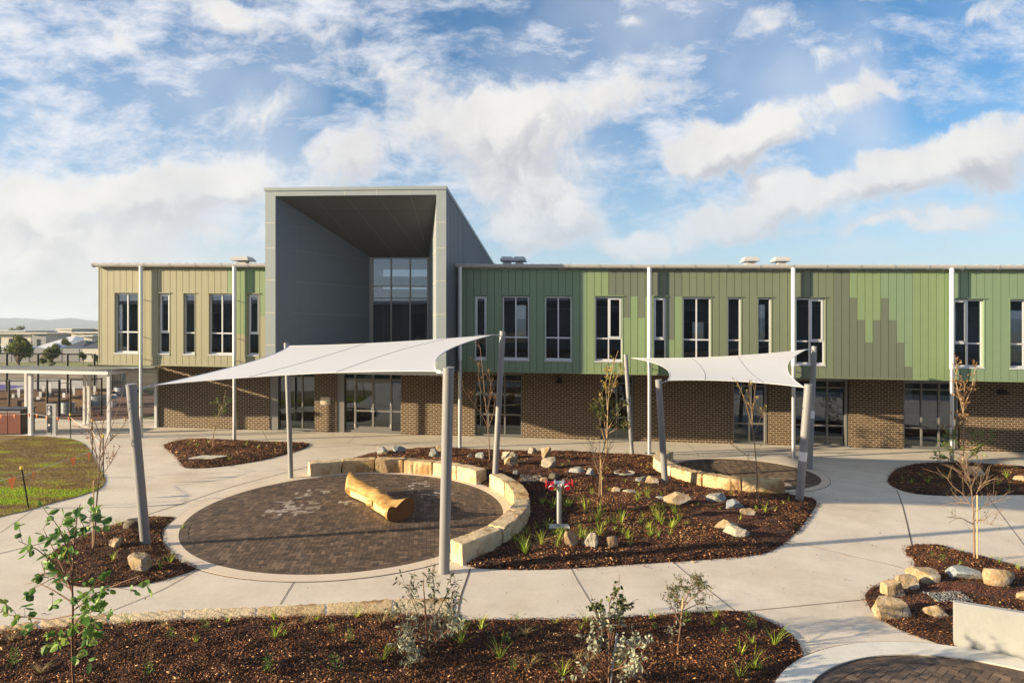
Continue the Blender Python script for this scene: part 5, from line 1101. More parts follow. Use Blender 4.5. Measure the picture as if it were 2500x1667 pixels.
# grass tufts: a few kinds, copied
def tuft_mesh(seed, n, h, spread, w_, mat_, curl=.5):
    rd = random.Random(seed); m = MB()
    for k in range(n):
        a = rd.uniform(0, 2*math.pi); L = h*rd.uniform(.55, 1.1); out = Vector((math.cos(a), math.sin(a), 0)); s = Vector((-out.y, out.x, 0)); p = out*rd.uniform(0, .03); d = (out*rd.uniform(.05, spread)+Vector((0, 0, 1))).normalized(); V = []; wv = w_*rd.uniform(.7, 1.2)
        for j in range(6):
            ww = wv*(1-(j/5)**2*.95)*.5; V += [p+s*ww, p-s*ww]; p = p+d*L/5; d = (d+out*curl*.16*rd.uniform(.4, 1.4)-Vector((0, 0, curl*.13))).normalized()
        m.add(V, [(2*j, 2*j+1, 2*j+3, 2*j+2) for j in range(5)], 0, None, min(1, max(0, rd.gauss(.55, .25))))
    me = mesh_from('grass_tuft', m, M[mat_], Vector((0, 0, 0))); return me
TM = {'tall': [tuft_mesh(s, 22, .50, .80, .013, 'blade', .75) for s in (1, 2, 3)], 'mid': [tuft_mesh(s, 16, .34, .95, .010, 'blade', .8) for s in (4, 5, 6)], 'small': [tuft_mesh(s, 12, .16, .7, .009, 'blade', .5) for s in (7, 8)], 'straw': [tuft_mesh(s, 34, .30, 1.0, .006, 'straw', 1.6) for s in (9, 10)]}
def leafy(seed):
    rd = random.Random(seed); m = MB()
    for k in range(60):
        z = rd.uniform(.01, .16); a = rd.uniform(0, 6.3); r_ = rd.uniform(0, .05); leafq(m, Vector((r_*math.cos(a), r_*math.sin(a), z)), Vector((math.cos(a), math.sin(a), .7)), Vector((0, 0, 1)), .03, .012, min(1, max(0, rd.gauss(.6, .2))))
    return mesh_from('seedling', m, M['lf_green'], Vector((0, 0, 0)))
TM['leafy'] = [leafy(1), leafy(2)]
BN = {'b1': 'the small left bed', 'b2': 'the bed by the entry', 'b3': 'the large boulder bed', 'b4': 'the near mulch bed', 'b5': 'the far right bed', 'b6': 'the bed behind the white wall'}
KN = {'tall': 'tall clump of bright green strappy grass in ', 'mid': 'small bright green grass tuft in ', 'small': 'tiny green grass sprout in ', 'straw': 'straw coloured arching grass tuft in ', 'leafy': 'tiny bushy green seedling in '}
cnt = 0
def tuft(px, py, kind, key, sc_=1.0):
    global cnt; cnt += 1; p = G(px, py); me = TM[kind][cnt % len(TM[kind])]; o = bpy.data.objects.new('seedling' if kind == 'leafy' else 'grass_tuft', me); COL.objects.link(o)
    o.location = (p.x, p.y, hgt(key, p.x, p.y)); o.rotation_euler = (0, 0, cnt*2.4); s_ = sc_*random.uniform(.7, 1.1); o.scale = (s_, s_, s_*random.uniform(.9, 1.15))
    tag(o, KN[kind]+BN[key], 'grass tuft' if kind != 'leafy' else 'seedling', f'{kind} tufts in {BN[key]}')
def T7(l, kind, key='b3'):
    for cx, cy in l: tuft(1250+.3189*cx, 1050+.3189*cy, kind, key)
T7([(670,850),(660,760),(840,770),(1090,690),(1060,850),(1130,740),(1225,800),(100,985),(230,940),(360,915),(560,640)], 'tall')
T7([(240,590),(440,610),(390,850),(190,770),(110,830),(30,900),(700,790),(890,870),(985,760),(1040,800),(1940,660),(595,760),(740,760),(1150,760)], 'mid')
T7([(385,300),(415,305),(435,280),(990,295),(1030,320),(1075,290),(1095,310),(1420,620),(1550,620),(1590,660),(1745,740),(2080,600),(2115,570),(2040,510),(1925,500),(1280,395),(1385,415),(1570,440),(970,470),(870,440),(510,800),(740,490),(1680,530),(300,640),(620,500),(720,340),(845,375),(425,190),(510,190),(880,210),(1075,235),(690,420),(1825,500),(1335,770),(1870,640),(2020,640),(1460,420)], 'small')
for px, py in ((443,1290),(392,1395),(415,1378),(275,1375),(290,1290)): tuft(px, py, 'mid', 'b1', .9)
for px, py in ((460,1090),(481,1095),(508,1085),(628,1100),(560,1127),(600,1092),(675,1088)): tuft(px, py, 'mid', 'b2', .8)
c8 = lambda x, y: (1900+.3617*x, 1100+.3617*y)
for x, y in ((840,200),(900,230),(960,190),(1010,240),(1110,210),(1150,220),(1480,250),(1540,200),(1400,240),(1300,260),(1560,290),(1220,150),(1600,140)): tuft(*c8(x, y), 'tall' if x in (1010, 1150, 1540) else 'mid', 'b5', .9)
for x, y in ((1110,690),(1220,800),(1440,720),(1490,770),(1620,820),(1240,690)): tuft(*c8(x, y), 'mid', 'b6', .6)
for x, y in ((1040,740),(1105,770)): tuft(*c8(x, y), 'leafy', 'b6', 1)
c6 = lambda x, y: (650+.3743*x, 1080+.3743*y)
c9 = lambda x, y: (1350+.2679*x, 1380+.2679*y)
for x, y, k, s_ in ((330,1170,'mid',.7),(590,1150,'mid',.9),(755,1200,'straw',1.1),(260,1200,'straw',.9),(420,1255,'leafy',1.3),(540,1320,'leafy',1.6),(760,1460,'mid',1.0),(1275,1340,'mid',1.2),(1275,1250,'leafy',1.6),(1400,1230,'mid',1),(1525,1430,'mid',1),(1690,1280,'straw',1.1),(1570,1330,'leafy',1.3),(1610,1520,'leafy',1.4),(450,1530,'leafy',1.6),(10,1520,'leafy',1.5),(60,1290,'mid',.7),(110,1290,'mid',.7),(830,1180,'straw',.8),(1720,1500,'straw',1),(1640,1170,'mid',.8),(1430,1160,'straw',.8),(60,1165,'small',1)): tuft(*c6(x, y), k, 'b4', s_)
for x, y, k, s_ in ((300,520,'mid',1),(20,540,'mid',.9),(590,510,'mid',.9),(900,510,'mid',.9),(1205,560,'leafy',1.6),(925,620,'leafy',1),(1480,500,'mid',1.1),(1460,570,'small',1.4),(1800,620,'leafy',1.5),(2020,760,'mid',1.5),(1820,740,'small',1.4),(1710,830,'small',1.5),(1830,970,'mid',1.3),(1700,1060,'mid',1.3),(1560,660,'leafy',1),(330,920,'straw',1.2),(230,900,'straw',.9),(600,1000,'leafy',1.5),(1880,970,'small',1.3),(250,620,'small',1.2),(90,1060,'mid',1)): tuft(*c9(x, y), k, 'b4', s_)
c5 = lambda x, y: (.3297*x, 1150+.3297*y)
for x, y, k, s_ in ((955,1150,'mid',.8),(1210,1180,'straw',1),(1515,1190,'leafy',1.6),(1265,1260,'leafy',1.4),(1455,1300,'small',1.1),(2040,1270,'mid',.8),(1975,1530,'leafy',1.6),(1100,1540,'leafy',1.6),(100,1480,'leafy',1.4),(80,1280,'straw',1),(300,1530,'straw',1),(1680,1140,'small',1.2),(2040,1110,'small',1.3),(180,1210,'small',1.4)): tuft(*c5(x, y), k, 'b4', s_)
rdx = random.Random(5)
for k in range(46):
    cx, cy = rdx.uniform(180, 1300), rdx.uniform(520, 960)
    if 380 < cx < 480 and cy > 700: continue
    tuft(1250+.3189*cx, 1050+.3189*cy, rdx.choice(('mid', 'mid', 'small', 'tall')), 'b3', .8)
n = 1500; X = rng.uniform(-16, 14, n); Y = rng.uniform(8, 27, n); kp = np.ones(n, bool)
for poly, h in BEDS.values(): kp &= ~pip(poly, X, Y)
kp &= ~pip(lawn, X, Y); X, Y = X[kp], Y[kp]; n = len(X); c = chips(X, Y, Sv(X)+.022, rng.uniform(.015, .05, n), rng.beta(1.4, 2.2, n), M['chip'], 'leaf_litter', .5); tag(c, 'scattered bark crumbs and dry leaves on the concrete', None, None, 'stuff')
# ------------------------------------------------------------ flag line, pickets, station, bins
PK = []
for base, top, l in (((172.5, 1073), (171.5, 1012), 'black star picket with yellow cap at the lawn corner near the steel station'), ((225.5, 1107), (225, 1026), 'black yellow capped picket at the lawn bulge, behind the one by the thin tree'),
                     ((252, 1166), (251.5, 1065), 'black star picket with yellow cap at the lawn corner by the thin tree'), ((71, 1243), (52.5, 1142), 'leaning black star picket at the near edge of the lawn')):
    B_ = G(*base); T_ = AT(top[0], top[1], B_.y); t = thing('star_picket', B_, l, 'picket', 'star pickets round the lawn'); m = MB(); m.tube([B_-Vector((0, 0, .05)), T_], .022, 3); m.tube([B_-Vector((0, 0, .05)), T_], .017, 4); obj('post', m, M['black'], t)
    m = MB(); m.tube([T_-Vector((0, 0, .03)), T_+Vector((0, 0, .05))], [.042, .036], 8); obj('cap', m, M['yellow'], t); PK.append((B_, T_))
YA = PK[0][0].y
def bunt(pts, flags, label, size=.15):
    t = thing('bunting', pts[0], label, 'bunting', 'lines of orange flags'); m = MB(); m.tube(pts, .006, 5, caps=False); obj('string', m, M['string'], t)
    for s, k in flags:
        i = min(int(s), len(pts)-2); p = pts[i].lerp(pts[i+1], s-i); d = (pts[i+1]-pts[i]).normalized(); h = size*k; w_ = h*.36; sw = Vector((0, random.uniform(-.3, .3), 0))*h; m = MB()
        a, b_, c = p-d*w_, p+d*w_, p+Vector((0, 0, -h*1.15))+sw; e = Vector((0, .004, 0)); md = (a+b_)/2+Vector((0, -.03, 0))*k
        m.add([a, md, b_, c, a+e, md+e, b_+e, c+e], [(0, 3, 1), (1, 3, 2), (4, 5, 7), (5, 6, 7), (0, 1, 5, 4), (1, 2, 6, 5), (0, 4, 7, 3), (2, 3, 7, 6)]); obj('flag', m, M['orange'], t)
q = lambda px, py, Y: AT(px, py, Y)
bunt([q(-60, 1016, 29), q(3, 1012, 29), q(36, 1011.5, 29), q(70, 1009.5, 29), q(84, 1010, 29), q(115, 1016, 28.8), q(141, 1018.5, 28.8), PK[0][1]+Vector((0, 0, -.12))], [(1, 1), (2, 1), (3.05, 1), (4.2, 1), (5, 1), (6, 1), (6.9, .9)], 'orange triangular flags on a white line in front of the bins', .17)
bunt([PK[0][1]+Vector((0, 0, -.12)), q(186, 1031, (PK[0][0].y+PK[1][0].y)/2), q(203, 1041, (PK[0][0].y*.35+PK[1][0].y*.65)), PK[1][1]+Vector((0, 0, -.32))], [(.35, .9), (1, .8)], 'short sagging flag line between the two far pickets', .17)
bunt([PK[1][1]+Vector((0, 0, -.4)), q(240, 1082, (PK[1][0].y+PK[2][0].y)/2), PK[2][1]+Vector((0, 0, -.3))], [(.25, 1), (1, 1)], 'flag line running down the right edge of the lawn', .15)
y2, y3 = PK[2][0].y, PK[3][0].y
bunt([PK[2][1]+Vector((0, 0, -.35)), q(216, 1104, y2-.8), q(177, 1117, y2*.65+y3*.35), q(120, 1137, (y2+y3)/2), q(82, 1150, y3+.6), PK[3][0].lerp(PK[3][1], .8)], [(.95, 1.3), (2, 1.35), (4, 1.3)], 'flag line crossing the lawn with large orange flags', .19)
bunt([PK[3][0].lerp(PK[3][1], .82), q(29, 1166, y3-.4), q(-40, 1180, y3-1)], [(1, 1.5)], 'flag line leaving the picture at the left, one large flag', .2)
# steel station
b0 = G(130, 1061); t = thing('service_bollard', b0, 'steel and navy service bollard with white round symbols by the covered walkway', 'bollard'); x, y, z = b0; w1 = .21
m = MB(); m.box((x-w1, y-.14, z), (x+w1, y+.0, z+1.40)); m.box((x-w1-.01, y-.15, z+1.40), (x+w1+.01, y+.01, z+1.44)); obj('body', m, M['galv'], t)
m = MB(); m.box((x-w1+.03, y-.15, z+.05), (x+.03, y-.139, z+1.36)); obj('front_panel', m, mat('navy_panel', (.02, .03, .045), .4), t)
for cx, cz, r in ((-.09, 1.28, .045), (-.09, 1.10, .055), (-.09, 1.0, .075), (-.09, .47, .055)):
    m = MB(); m.tube([(x+cx, y-.152, z+cz), (x+cx, y-.156, z+cz)], r, 20); obj('symbol', m, M['white'], t)
m = MB(); m.box((x-w1+.05, y-.154, z+1.195), (x+.01, y-.1501, z+1.205)); m.box((x-w1+.05, y-.154, z+.07), (x+.01, y-.1501, z+.10)); obj('symbol_bar', m, M['white'], t)
# bin enclosure
a = G(-75, 1061); b_ = G(50, 1061); c = G(86, 1055); dd = (b_-a).normalized(); nn = Vector((-dd.y, dd.x, 0)); t = thing('bin_enclosure', b_, 'black bin enclosure with red brown slatted doors beside the walkway post', 'bin enclosure'); hh = 1.1
def obx(o, e1, e2, l0, l1, d0, d1, z0, z1, mb, mm=0):
    V = [o+e1*l0+e2*d0, o+e1*l1+e2*d0, o+e1*l1+e2*d1, o+e1*l0+e2*d1]; mb.hexa([tuple(v+Vector((0, 0, z0))) for v in V]+[tuple(v+Vector((0, 0, z1))) for v in V], mm)
m = MB(); obx(b_, -dd, nn, -.04, 2.5, .03, .95, 0, hh+.02, m); obx(b_, -dd, nn, -.10, 2.5, .0, 1.0, hh+.02, hh+.07, m); obj('cabinet', m, M['black'], t)
for k in range(2):
    m = MB(); l0 = k*.57+.0
    for s_ in range(9): obx(b_, -dd, nn, l0+s_*.06+.01, l0+s_*.06+.062, 0, .03, .05, hh-.08, m)
    d_ = obj('door', m, M['slat'], t); m = MB(); obx(b_, -dd, nn, l0+.01, l0+.55, -.01, .03, hh-.08, hh-.02, m); obj('rail', m, M['galv'], d_)
# covered walkway
t = thing('covered_walkway', G(266, 1067), 'white steel covered walkway with corrugated roof left of the building', 'walkway shelter'); zr = 2.85
for px, py, hgt_, w_ in ((75, 1062, 2.9, .15), (266, 1067, 2.9, .13), (64, 1030, 2.9, .12), (206, 1035.5, 2.9, .10), (217, 1033, 2.9, .13), (381, 1042.7, 2.9, .12)):
    p = G(px, py); m = MB(); m.box((p.x-w_*.5, p.y-w_*.5, p.z-.02), (p.x+w_*.5, p.y+w_*.5, p.z+hgt_)); m.box((p.x-.16, p.y-.16, p.z-.01), (p.x+.16, p.y+.16, p.z+.012)); obj('post', m, M['white'], t)
FL, FR, BR = G(-120, 1058), G(270, 1067), G(384, 1041); FR.y -= .2; FL.y -= .2
m = MB(); V = [(FL.x, FL.y), (FR.x, FR.y), (BR.x+.1, BR.y), (BR.x+.1, BR.y+1.1), (FL.x, FL.y+4.6)]
dz_ = (0, 0, -.05, -.10, -.18); m.add([(x, y, S(x)+zr+.13+q_) for (x, y), q_ in zip(V, dz_)]+[(x, y, S(x)+zr+.165+q_) for (x, y), q_ in zip(V, dz_)], [(4, 3, 2, 1, 0), (5, 6, 7, 8, 9)]+[(i, (i+1) % 5, 5+(i+1) % 5, 5+i) for i in range(5)])
x = FL.x
while x < BR.x:
    yf = FL.y+(FR.y-FL.y)*(x-FL.x)/(FR.x-FL.x) if x < FR.x else FR.y+(BR.y-FR.y)*(x-FR.x)/(BR.x-FR.x); yb = FL.y+4.6+(BR.y+1.1-FL.y-4.6)*(x-FL.x)/(BR.x-FL.x)
    m.hexa([(x, yf-.03, S(x)+zr+.160), (x+.06, yf-.03, S(x)+zr+.160), (x+.06, yb, S(x)+zr+.0), (x, yb, S(x)+zr+.0), (x+.015, yf-.03, S(x)+zr+.195), (x+.045, yf-.03, S(x)+zr+.195), (x+.045, yb, S(x)+zr+.04), (x+.015, yb, S(x)+zr+.04)]); x += .16
obj('roof_sheet', m, M['roof'], t)
m = MB()
for P_, Q_ in ((FL, FR), (FR, BR)):
    e1 = (Vector((Q_.x, Q_.y, 0))-Vector((P_.x, P_.y, 0))); L_ = e1.length; e1.normalize(); e2 = Vector((-e1.y, e1.x, 0)); V = []
    for (l, d) in ((0, 0), (L_, 0), (L_, .09), (0, .09)): v = Vector((P_.x, P_.y, 0))+e1*l+e2*d; V.append(v)
    m.hexa([(v.x, v.y, S(v.x)+zr+.0) for v in V]+[(v.x, v.y, S(v.x)+zr+.128) for v in V])
obj('beam', m, M['white'], t)
# ------------------------------------------------------------ kitchen garden
flat_poly('garden_soil', [G(*p).xy for p in [(-160, 955), (180, 948), (345, 948), (384, 972), (384, 1012), (330, 1019), (228, 1028), (100, 1021), (-160, 1024)]], .012, M['soil'])
TS = 'timber raised garden beds'
def tbed(x0, x1, yb, h, dep, label):
    A_, B_ = G(x0, yb), G(x1, yb+1); t = thing('raised_bed', (A_+B_)/2, label, 'garden bed', TS); e1 = (B_-A_); L_ = e1.length; e1.normalize(); e2 = Vector((-e1.y, e1.x, 0)); o = A_; m = MB(); n = max(1, round(h/.2))
    for k in range(n):
        z0, z1 = k*h/n+.004, (k+1)*h/n-.004; obx(o, e1, e2, 0, L_, 0, .08, z0, z1, m); obx(o, e1, e2, 0, L_, dep-.08, dep, z0, z1, m); obx(o, e1, e2, 0, .08, .081, dep-.081, z0, z1, m); obx(o, e1, e2, L_-.08, L_, .081, dep-.081, z0, z1, m)
    obj('timber_sides', m, M['timber'], t); m = MB(); obx(o, e1, e2, .08, L_-.08, .08, dep-.08, 0, h-.07, m); obj('soil_fill', m, M['soil'], t)
for a in ((-40, 42, 993, .4, 1.6, 'long timber garden bed at the left edge behind the bins'), (53, 118, 1004, .55, 1.6, 'tall timber bed behind the first fence post'), (98, 165, 985, .4, 1.5, 'middle timber garden bed with a white marker'), (172, 206, 992, .45, 1.4, 'short timber bed left of the large round tank'),
          (178, 232, 963, .35, 1.4, 'low timber bed behind the round tanks'), (30, 96, 972, .35, 1.4, 'far timber bed with three white markers'), (232, 262, 968, .35, 1.2, 'small timber bed beside the concrete blocks'), (-60, 20, 972, .3, 1.4, 'far timber bed at the left picture edge')): tbed(*a)
for px, py, wpx, h, l in ((156, 1010, 29, .62, 'small corrugated round tank bed by the garden gate'), (232, 992, 60, .62, 'large corrugated round tank bed behind the walkway posts'), (289, 967, 40, .6, 'corrugated round tank bed near the dark picket fence')):
    p = G(px, py); r = wpx/F*p.y/2; p = p+Vector((0, r, 0)); t = thing('round_tank', p, l, 'garden bed', 'corrugated round garden tanks'); m = MB(); pts = []; rr = []
    for k in range(33): pts.append(p+Vector((0, 0, h*k/32))); rr.append(r+.018*math.sin(k*2*math.pi/4))
    m.tube(pts, rr, 40, caps=False); obj('corrugated_wall', m, M['tank'], t, smooth=False); m = MB(); m.tube([p, p+Vector((0, 0, h-.06))], r-.03, 32); obj('soil_fill', m, M['soil'], t)
for i, (px, y0_, y1_) in enumerate(((32, 976, 958), (45.5, 968, 945), (92.5, 980, 964), (98.5, 969, 952), (106, 952, 938), (122, 960, 931), (156, 975, 955), (180, 957, 940), (231, 957, 938))):
    p = G(px, y0_+10); h = (y0_+6-y1_)/F*p.y; m = MB(); m.box((p.x-.07, p.y, p.z), (p.x+.07, p.y+.03, p.z+h)); m.box((p.x-.09, p.y-.012, p.z+h*.45), (p.x+.09, p.y-.002, p.z+h*.95))
    tag(obj('marker_board', m, M['white'], loc=p), 'white painted marker board standing in the garden beds', 'marker', 'white marker boards in the garden beds')
p = G(300, 995); t = thing('bench', p, 'timber bench with pale legs in the kitchen garden', 'bench'); m = MB(); m.box((p.x-.9, p.y, p.z+.42), (p.x+.9, p.y+.35, p.z+.48)); obj('seat', m, M['timber'], t)
for sx in (-.7, .7): m = MB(); m.box((p.x+sx-.04, p.y+.03, p.z), (p.x+sx+.04, p.y+.32, p.z+.418)); obj('leg', m, M['galv'], t)
for px0, px1, pyb, h, k, l in ((237, 262, 956, 1.35, 'lidc', 'pale concrete block pillar at the back of the garden'), (272, 300, 953, 1.35, 'lidc', 'grey concrete block pillar beside the picket fence')):
    a, b_ = G(px0, pyb), G(px1, pyb); m = MB(); m.box((a.x, a.y, a.z), (b_.x, a.y+.5, a.z+h)); m.box((a.x-.03, a.y-.03, a.z+h), (b_.x+.03, a.y+.53, a.z+h+.08)); tag(obj('concrete_pillar', m, M[k], loc=a), l, 'pillar')
def chainfence(name, pts, h, label, step=.12, r=.034, mid=False):
    g = lambda p: Vector((p[0], p[1], S(p[0]))); t = thing(name, g(pts[0]), label, 'fence')
    for p in pts: m = MB(); m.tube([g(p)-Vector((0, 0, .05)), g(p)+Vector((0, 0, h+.05))], r*1.6, 8); obj('post', m, M['black'], t)
    for a, b_ in zip(pts, pts[1:]):
        a, b_ = g(a), g(b_); L_ = (b_-a).length; m = MB(); m.tube([a+Vector((0, 0, h)), b_+Vector((0, 0, h))], r, 6); m.tube([a+Vector((0, 0, .06)), b_+Vector((0, 0, .06))], r*.7, 6); obj('rail', m, M['black'], t); m = MB(); n = int((L_+h)/step)
        for k in range(n):
            for s_ in (0, 1):
                x0 = k*step-h; x1 = x0+h; z0, z1 = 0, h
                if x0 < 0: z0 = -x0; x0 = 0
                if x1 > L_: z1 = h-(x1-L_); x1 = L_
                if x1 <= x0: continue
                f0, f1 = x0/L_, x1/L_
                if s_: f0, f1 = 1-f0, 1-f1
                m.tube([a.lerp(b_, f0)+Vector((0, 0, z0)), a.lerp(b_, f1)+Vector((0, 0, z1))], .0055, 3, caps=False)
        obj('wire_mesh', m, M['black'], t)
chainfence('chain_link_fence', [G(-90, 1018).xy, G(22, 1020).xy, G(115, 1019).xy, G(145, 1018).xy], 2.0, 'black chain link fence along the kitchen garden')
t = thing('garden_gate', G(146, 1018), 'round topped black chain link gate standing open in the garden fence', 'gate'); a, b_ = G(147, 1016), G(171, 1018); m = MB()
m.tube([a, a+Vector((0, 0, 1.75)), a+(b_-a)*.08+Vector((0, 0, 1.85)), a+(b_-a)*.92+Vector((0, 0, 1.85)), b_+Vector((0, 0, 1.75)), b_], .022, 8); m.tube([a+Vector((0, 0, .1)), b_+Vector((0, 0, .1))], .02, 6); m.tube([a+Vector((0, 0, 1.0)), b_+Vector((0, 0, 1.0))], .016, 6); obj('gate_frame', m, M['black'], t)
chainfence('chain_link_fence', [G(172, 1018).xy, G(248, 1013).xy], 2.05, 'black chain link fence panel right of the garden gate', r=.03)
chainfence('court_fence', [(x, 47.5+i*.1) for i, x in enumerate((-46, -41.5, -36.9, -34.7, -32.6, -30.7))], 2.85, 'tall black chain link fence round the sports court', .22, r=.05)
pf = thing('picket_fence', G(262, 965), 'black steel picket fence behind the kitchen garden', 'fence'); m = MB(); a, b_ = G(215, 950), G(384, 962); n = 90
for k in range(n): p = a.lerp(b_, k/n); m.box((p.x-.012, p.y-.012, p.z), (p.x+.012, p.y+.012, p.z+1.95))
obj('pickets', m, M['black'], pf); m = MB()
for z in (.2, 1.75): m.tube([a+Vector((0, 0, z)), b_+Vector((0, 0, z))], .02, 6)
obj('rail', m, M['black'], pf)
flat_poly('court_surround', [G(*p).xy for p in [(-200, 926), (150, 926), (262, 936), (235, 947), (100, 952), (-200, 962)]], .006, M['apron'])
flat_poly('sports_court', [G(*p).xy for p in [(-200, 936), (10, 939), (64, 943), (20, 950), (-200, 956)]], .012, M['court'])
M['dirt'] = mat('bare_dirt', (.20, .15, .085), .95, var=.3, vscale=.6, col2=(.30, .26, .18))
flat_poly('dirt', [G(*p).xy for p in [(-200, 908), (300, 908), (420, 915), (420, 948), (262, 940), (150, 924), (-200, 924)]], .0, M['dirt'])
# ------------------------------------------------------------ suburb beyond
HM = {'w': mat('cream_render', (.62, .58, .50), .8), 'g': mat('grey_render', (.30, .30, .31), .8), 'r': mat('dark_tiles', (.06, .07, .09), .6), 'lr': mat('pale_roof', (.60, .61, .62), .5), 'b': mat('brown_brick_far', (.14, .08, .05), .85), 'win': mat('far_glass', (.03, .035, .045), .15)}
def tz(x, y): return terr(x, y)
def house(px0, px1, ytop, Y, dep, wall, roof, label, wins_=(), eave=.5, hip=0.0):
    x0, x1 = (px0-CX)/F*Y, (px1-CX)/F*Y; zt_ = H0-(ytop-YH)/F*Y; zb = min(tz(x0, Y), tz(x1, Y), tz(x0, Y+dep))-.2; t = thing('house', ((x0+x1)/2, Y, zb+.2), label, 'house', 'houses of the suburb beyond the fence')
    m = MB(); m.box((x0, Y, zb), (x1, Y+dep, zt_-.25-hip)); obj('wall', m, HM[wall], t); m = MB(); e = eave; hi_ = min(dep*.4, .36*(x1-x0))
    if hip: 
        z = zt_-hip-.25; m.hexa([(x0-e, Y-e, z), (x1+e, Y-e, z), (x1+e, Y+dep+e, z), (x0-e, Y+dep+e, z), (x0+hi_, Y+dep*.45, zt_), (x1-hi_, Y+dep*.45, zt_), (x1-hi_, Y+dep*.55, zt_), (x0+hi_, Y+dep*.55, zt_)])
    else: m.box((x0-e, Y-e, zt_-.249), (x1+e, Y+dep+e, zt_))
    obj('roof', m, HM[roof], t)
    for u0, u1, v0, v1 in wins_:
        m = MB(); zz = zt_-.25-hip; hh_ = zz-zb-.2; m.box((x0+(x1-x0)*u0, Y-.04, zb+.2+hh_*v0), (x0+(x1-x0)*u1, Y+.02, zb+.2+hh_*v1)); obj('window', m, HM['win'], t)
    return t
W2 = ((.15, .35, .55, .8), (.6, .85, .55, .8)); W4 = ((.1, .2, .6, .8), (.3, .45, .55, .85), (.6, .68, .6, .8), (.8, .92, .3, .8))
house(141, 174, 802.0, 150, 9, 'w', 'w', 'tall cream house with a narrow dark window', ((.2, .48, .45, .85),), .3); house(176, 246, 801.5, 158, 10, 'w', 'w', 'wide cream two storey house at the corner of the school', ((.25, .5, .6, .8), (.6, .75, .6, .8)), .3)
house(174, 200, 810.5, 138, 9, 'w', 'w', 'cream garage wing with a dark window', ((.3, .75, .3, .7),)); house(199, 250, 811, 136, 9, 'g', 'w', 'grey rendered house in front of the wide cream one', ((.1, .2, .3, .6),), .5)
house(-60, 76, 812.5, 140, 10, 'w', 'w', 'long low cream house at the left edge', W4, .8); house(78, 112, 812, 139, 10, 'g', 'w', 'grey end wing of the long low house', ((.35, .6, .3, .75),), .6); house(-40, 60, 807, 175, 10, 'w', 'lr', 'flat roofed pale house at the far left', W2)
house(112, 145, 809, 185, 9, 'g', 'r', 'dark roofed house between the cream ones', W2, .5, 1.2); house(60, 118, 807, 200, 9, 'w', 'r', 'distant cream house with dark low roof', W2, .5, 1.0)
house(-30, 14, 840, 100, 8, 'g', 'lr', 'pale roofed house behind the left tree', W2, .5, .8); house(62, 110, 839, 104, 8, 'g', 'lr', 'low house with pale metal roof between the trees', W2, .6, 1.1); house(118, 165, 822, 120, 9, 'w', 'lr', 'pale roofed house behind the middle tree', W2, .6, 1.2)
house(141, 190, 833, 104, 9, 'b', 'r', 'brick house with navy tiled roof', W2, .7, 1.5); house(188, 262, 831, 98, 9, 'b', 'r', 'brick house with dark roof and solar panels next to the school', W2, .8, 1.5)
house(205, 225, 818, 118, 8, 'w', 'w', 'small cream annex beside the grey rendered house', W2[:1])
for px0, px1, y0_, y1_, Y, k, l in ((-60, 70, 866, 884, 88, 'g', 'grey brown paling fence behind the left tree'), (150, 198, 861, 882, 90, 'g', 'blue grey metal yard fence'), (198, 262, 862, 884, 89, 'w', 'whitish yard fence beside the school corner'), (70, 150, 865, 883, 91, 'g', 'timber yard fence behind the middle tree')):
    x0, x1 = (px0-CX)/F*Y, (px1-CX)/F*Y; z0 = min(tz(x0, Y), tz(x1, Y)); m = MB(); m.box((x0, Y, z0-.3), (x1, Y+.06, z0+1.75)); n = int((x1-x0)/2.4)
    for k_ in range(n+1): m.box((x0+k_*2.4-.04, Y-.03, z0-.3), (x0+k_*2.4+.04, Y+.001, z0+1.8))
    tag(obj('yard_fence', m, HM[k], loc=((x0+x1)/2, Y, z0)), l, 'fence')
M['fargrass'] = mat('far_lawn', (.20, .22, .06), .95, var=.3, vscale=.5)
X = [(-72, 76), (-46, 76), (-46, 87), (-76, 87)]
b = MB(); V = []; n = 14
for j in range(5):
    for i in range(n+1): x = -80+44*i/n; y = 70+4.2*j; V.append((x, y, terr(x, y)+.03))
b.add(V, [(j*(n+1)+i, j*(n+1)+i+1, (j+1)*(n+1)+i+1, (j+1)*(n+1)+i) for j in range(4) for i in range(n)]); obj('park_lawn', b, M['fargrass'], smooth=True)['kind'] = 'structure'
def tree(px0, px1, y0_, ybase, Y, label, seed, n=2600, name='tree', clumps=9, ls=.22, trunkw=.12):
    rd = random.Random(seed); xc = ((px0+px1)/2-CX)/F*Y; wd = (px1-px0)/F*Y/2; zt_ = H0-(y0_-YH)/F*Y; zg = tz(xc, Y); zb = zg+(zt_-zg)*.22; t = thing(name, (xc, Y, zg), label, 'tree', 'trees beyond the school fence'); cz = (zt_+zb)/2; rz = (zt_-zb)/2
    wood = MB(); cl_ = []
    for k in range(clumps):
        v = rv(rd)*rd.uniform(.25, .72); c = Vector((xc+v.x*wd, Y+v.y*wd, cz+v.z*rz)); cl_.append((c, rd.uniform(.28, .46)*min(wd, rz)*1.2)); wood.tube([Vector((xc, Y, zg+.3+(zb-zg)*.4)), Vector((xc+v.x*wd*.3, Y+v.y*wd*.3, zb+.2)), c], [trunkw*.6, trunkw*.4, trunkw*.12], 5)
    wood.tube([Vector((xc, Y, zg-.1)), Vector((xc+.1, Y, zb)), Vector((xc, Y, cz))], [trunkw, trunkw*.8, trunkw*.3], 8); obj('trunk', wood, M['stalk'], t, smooth=True); m = MB()
    for k in range(n):
        c, r = rd.choice(cl_); v = rv(rd); p = c+v*r*rd.uniform(.55, 1.05); leafq(m, p, rv(rd), rv(rd), ls*rd.uniform(.6, 1.3), ls*.6, min(1, max(0, rd.gauss(.5, .22))))
    obj('crown', m, M['crown'], t)
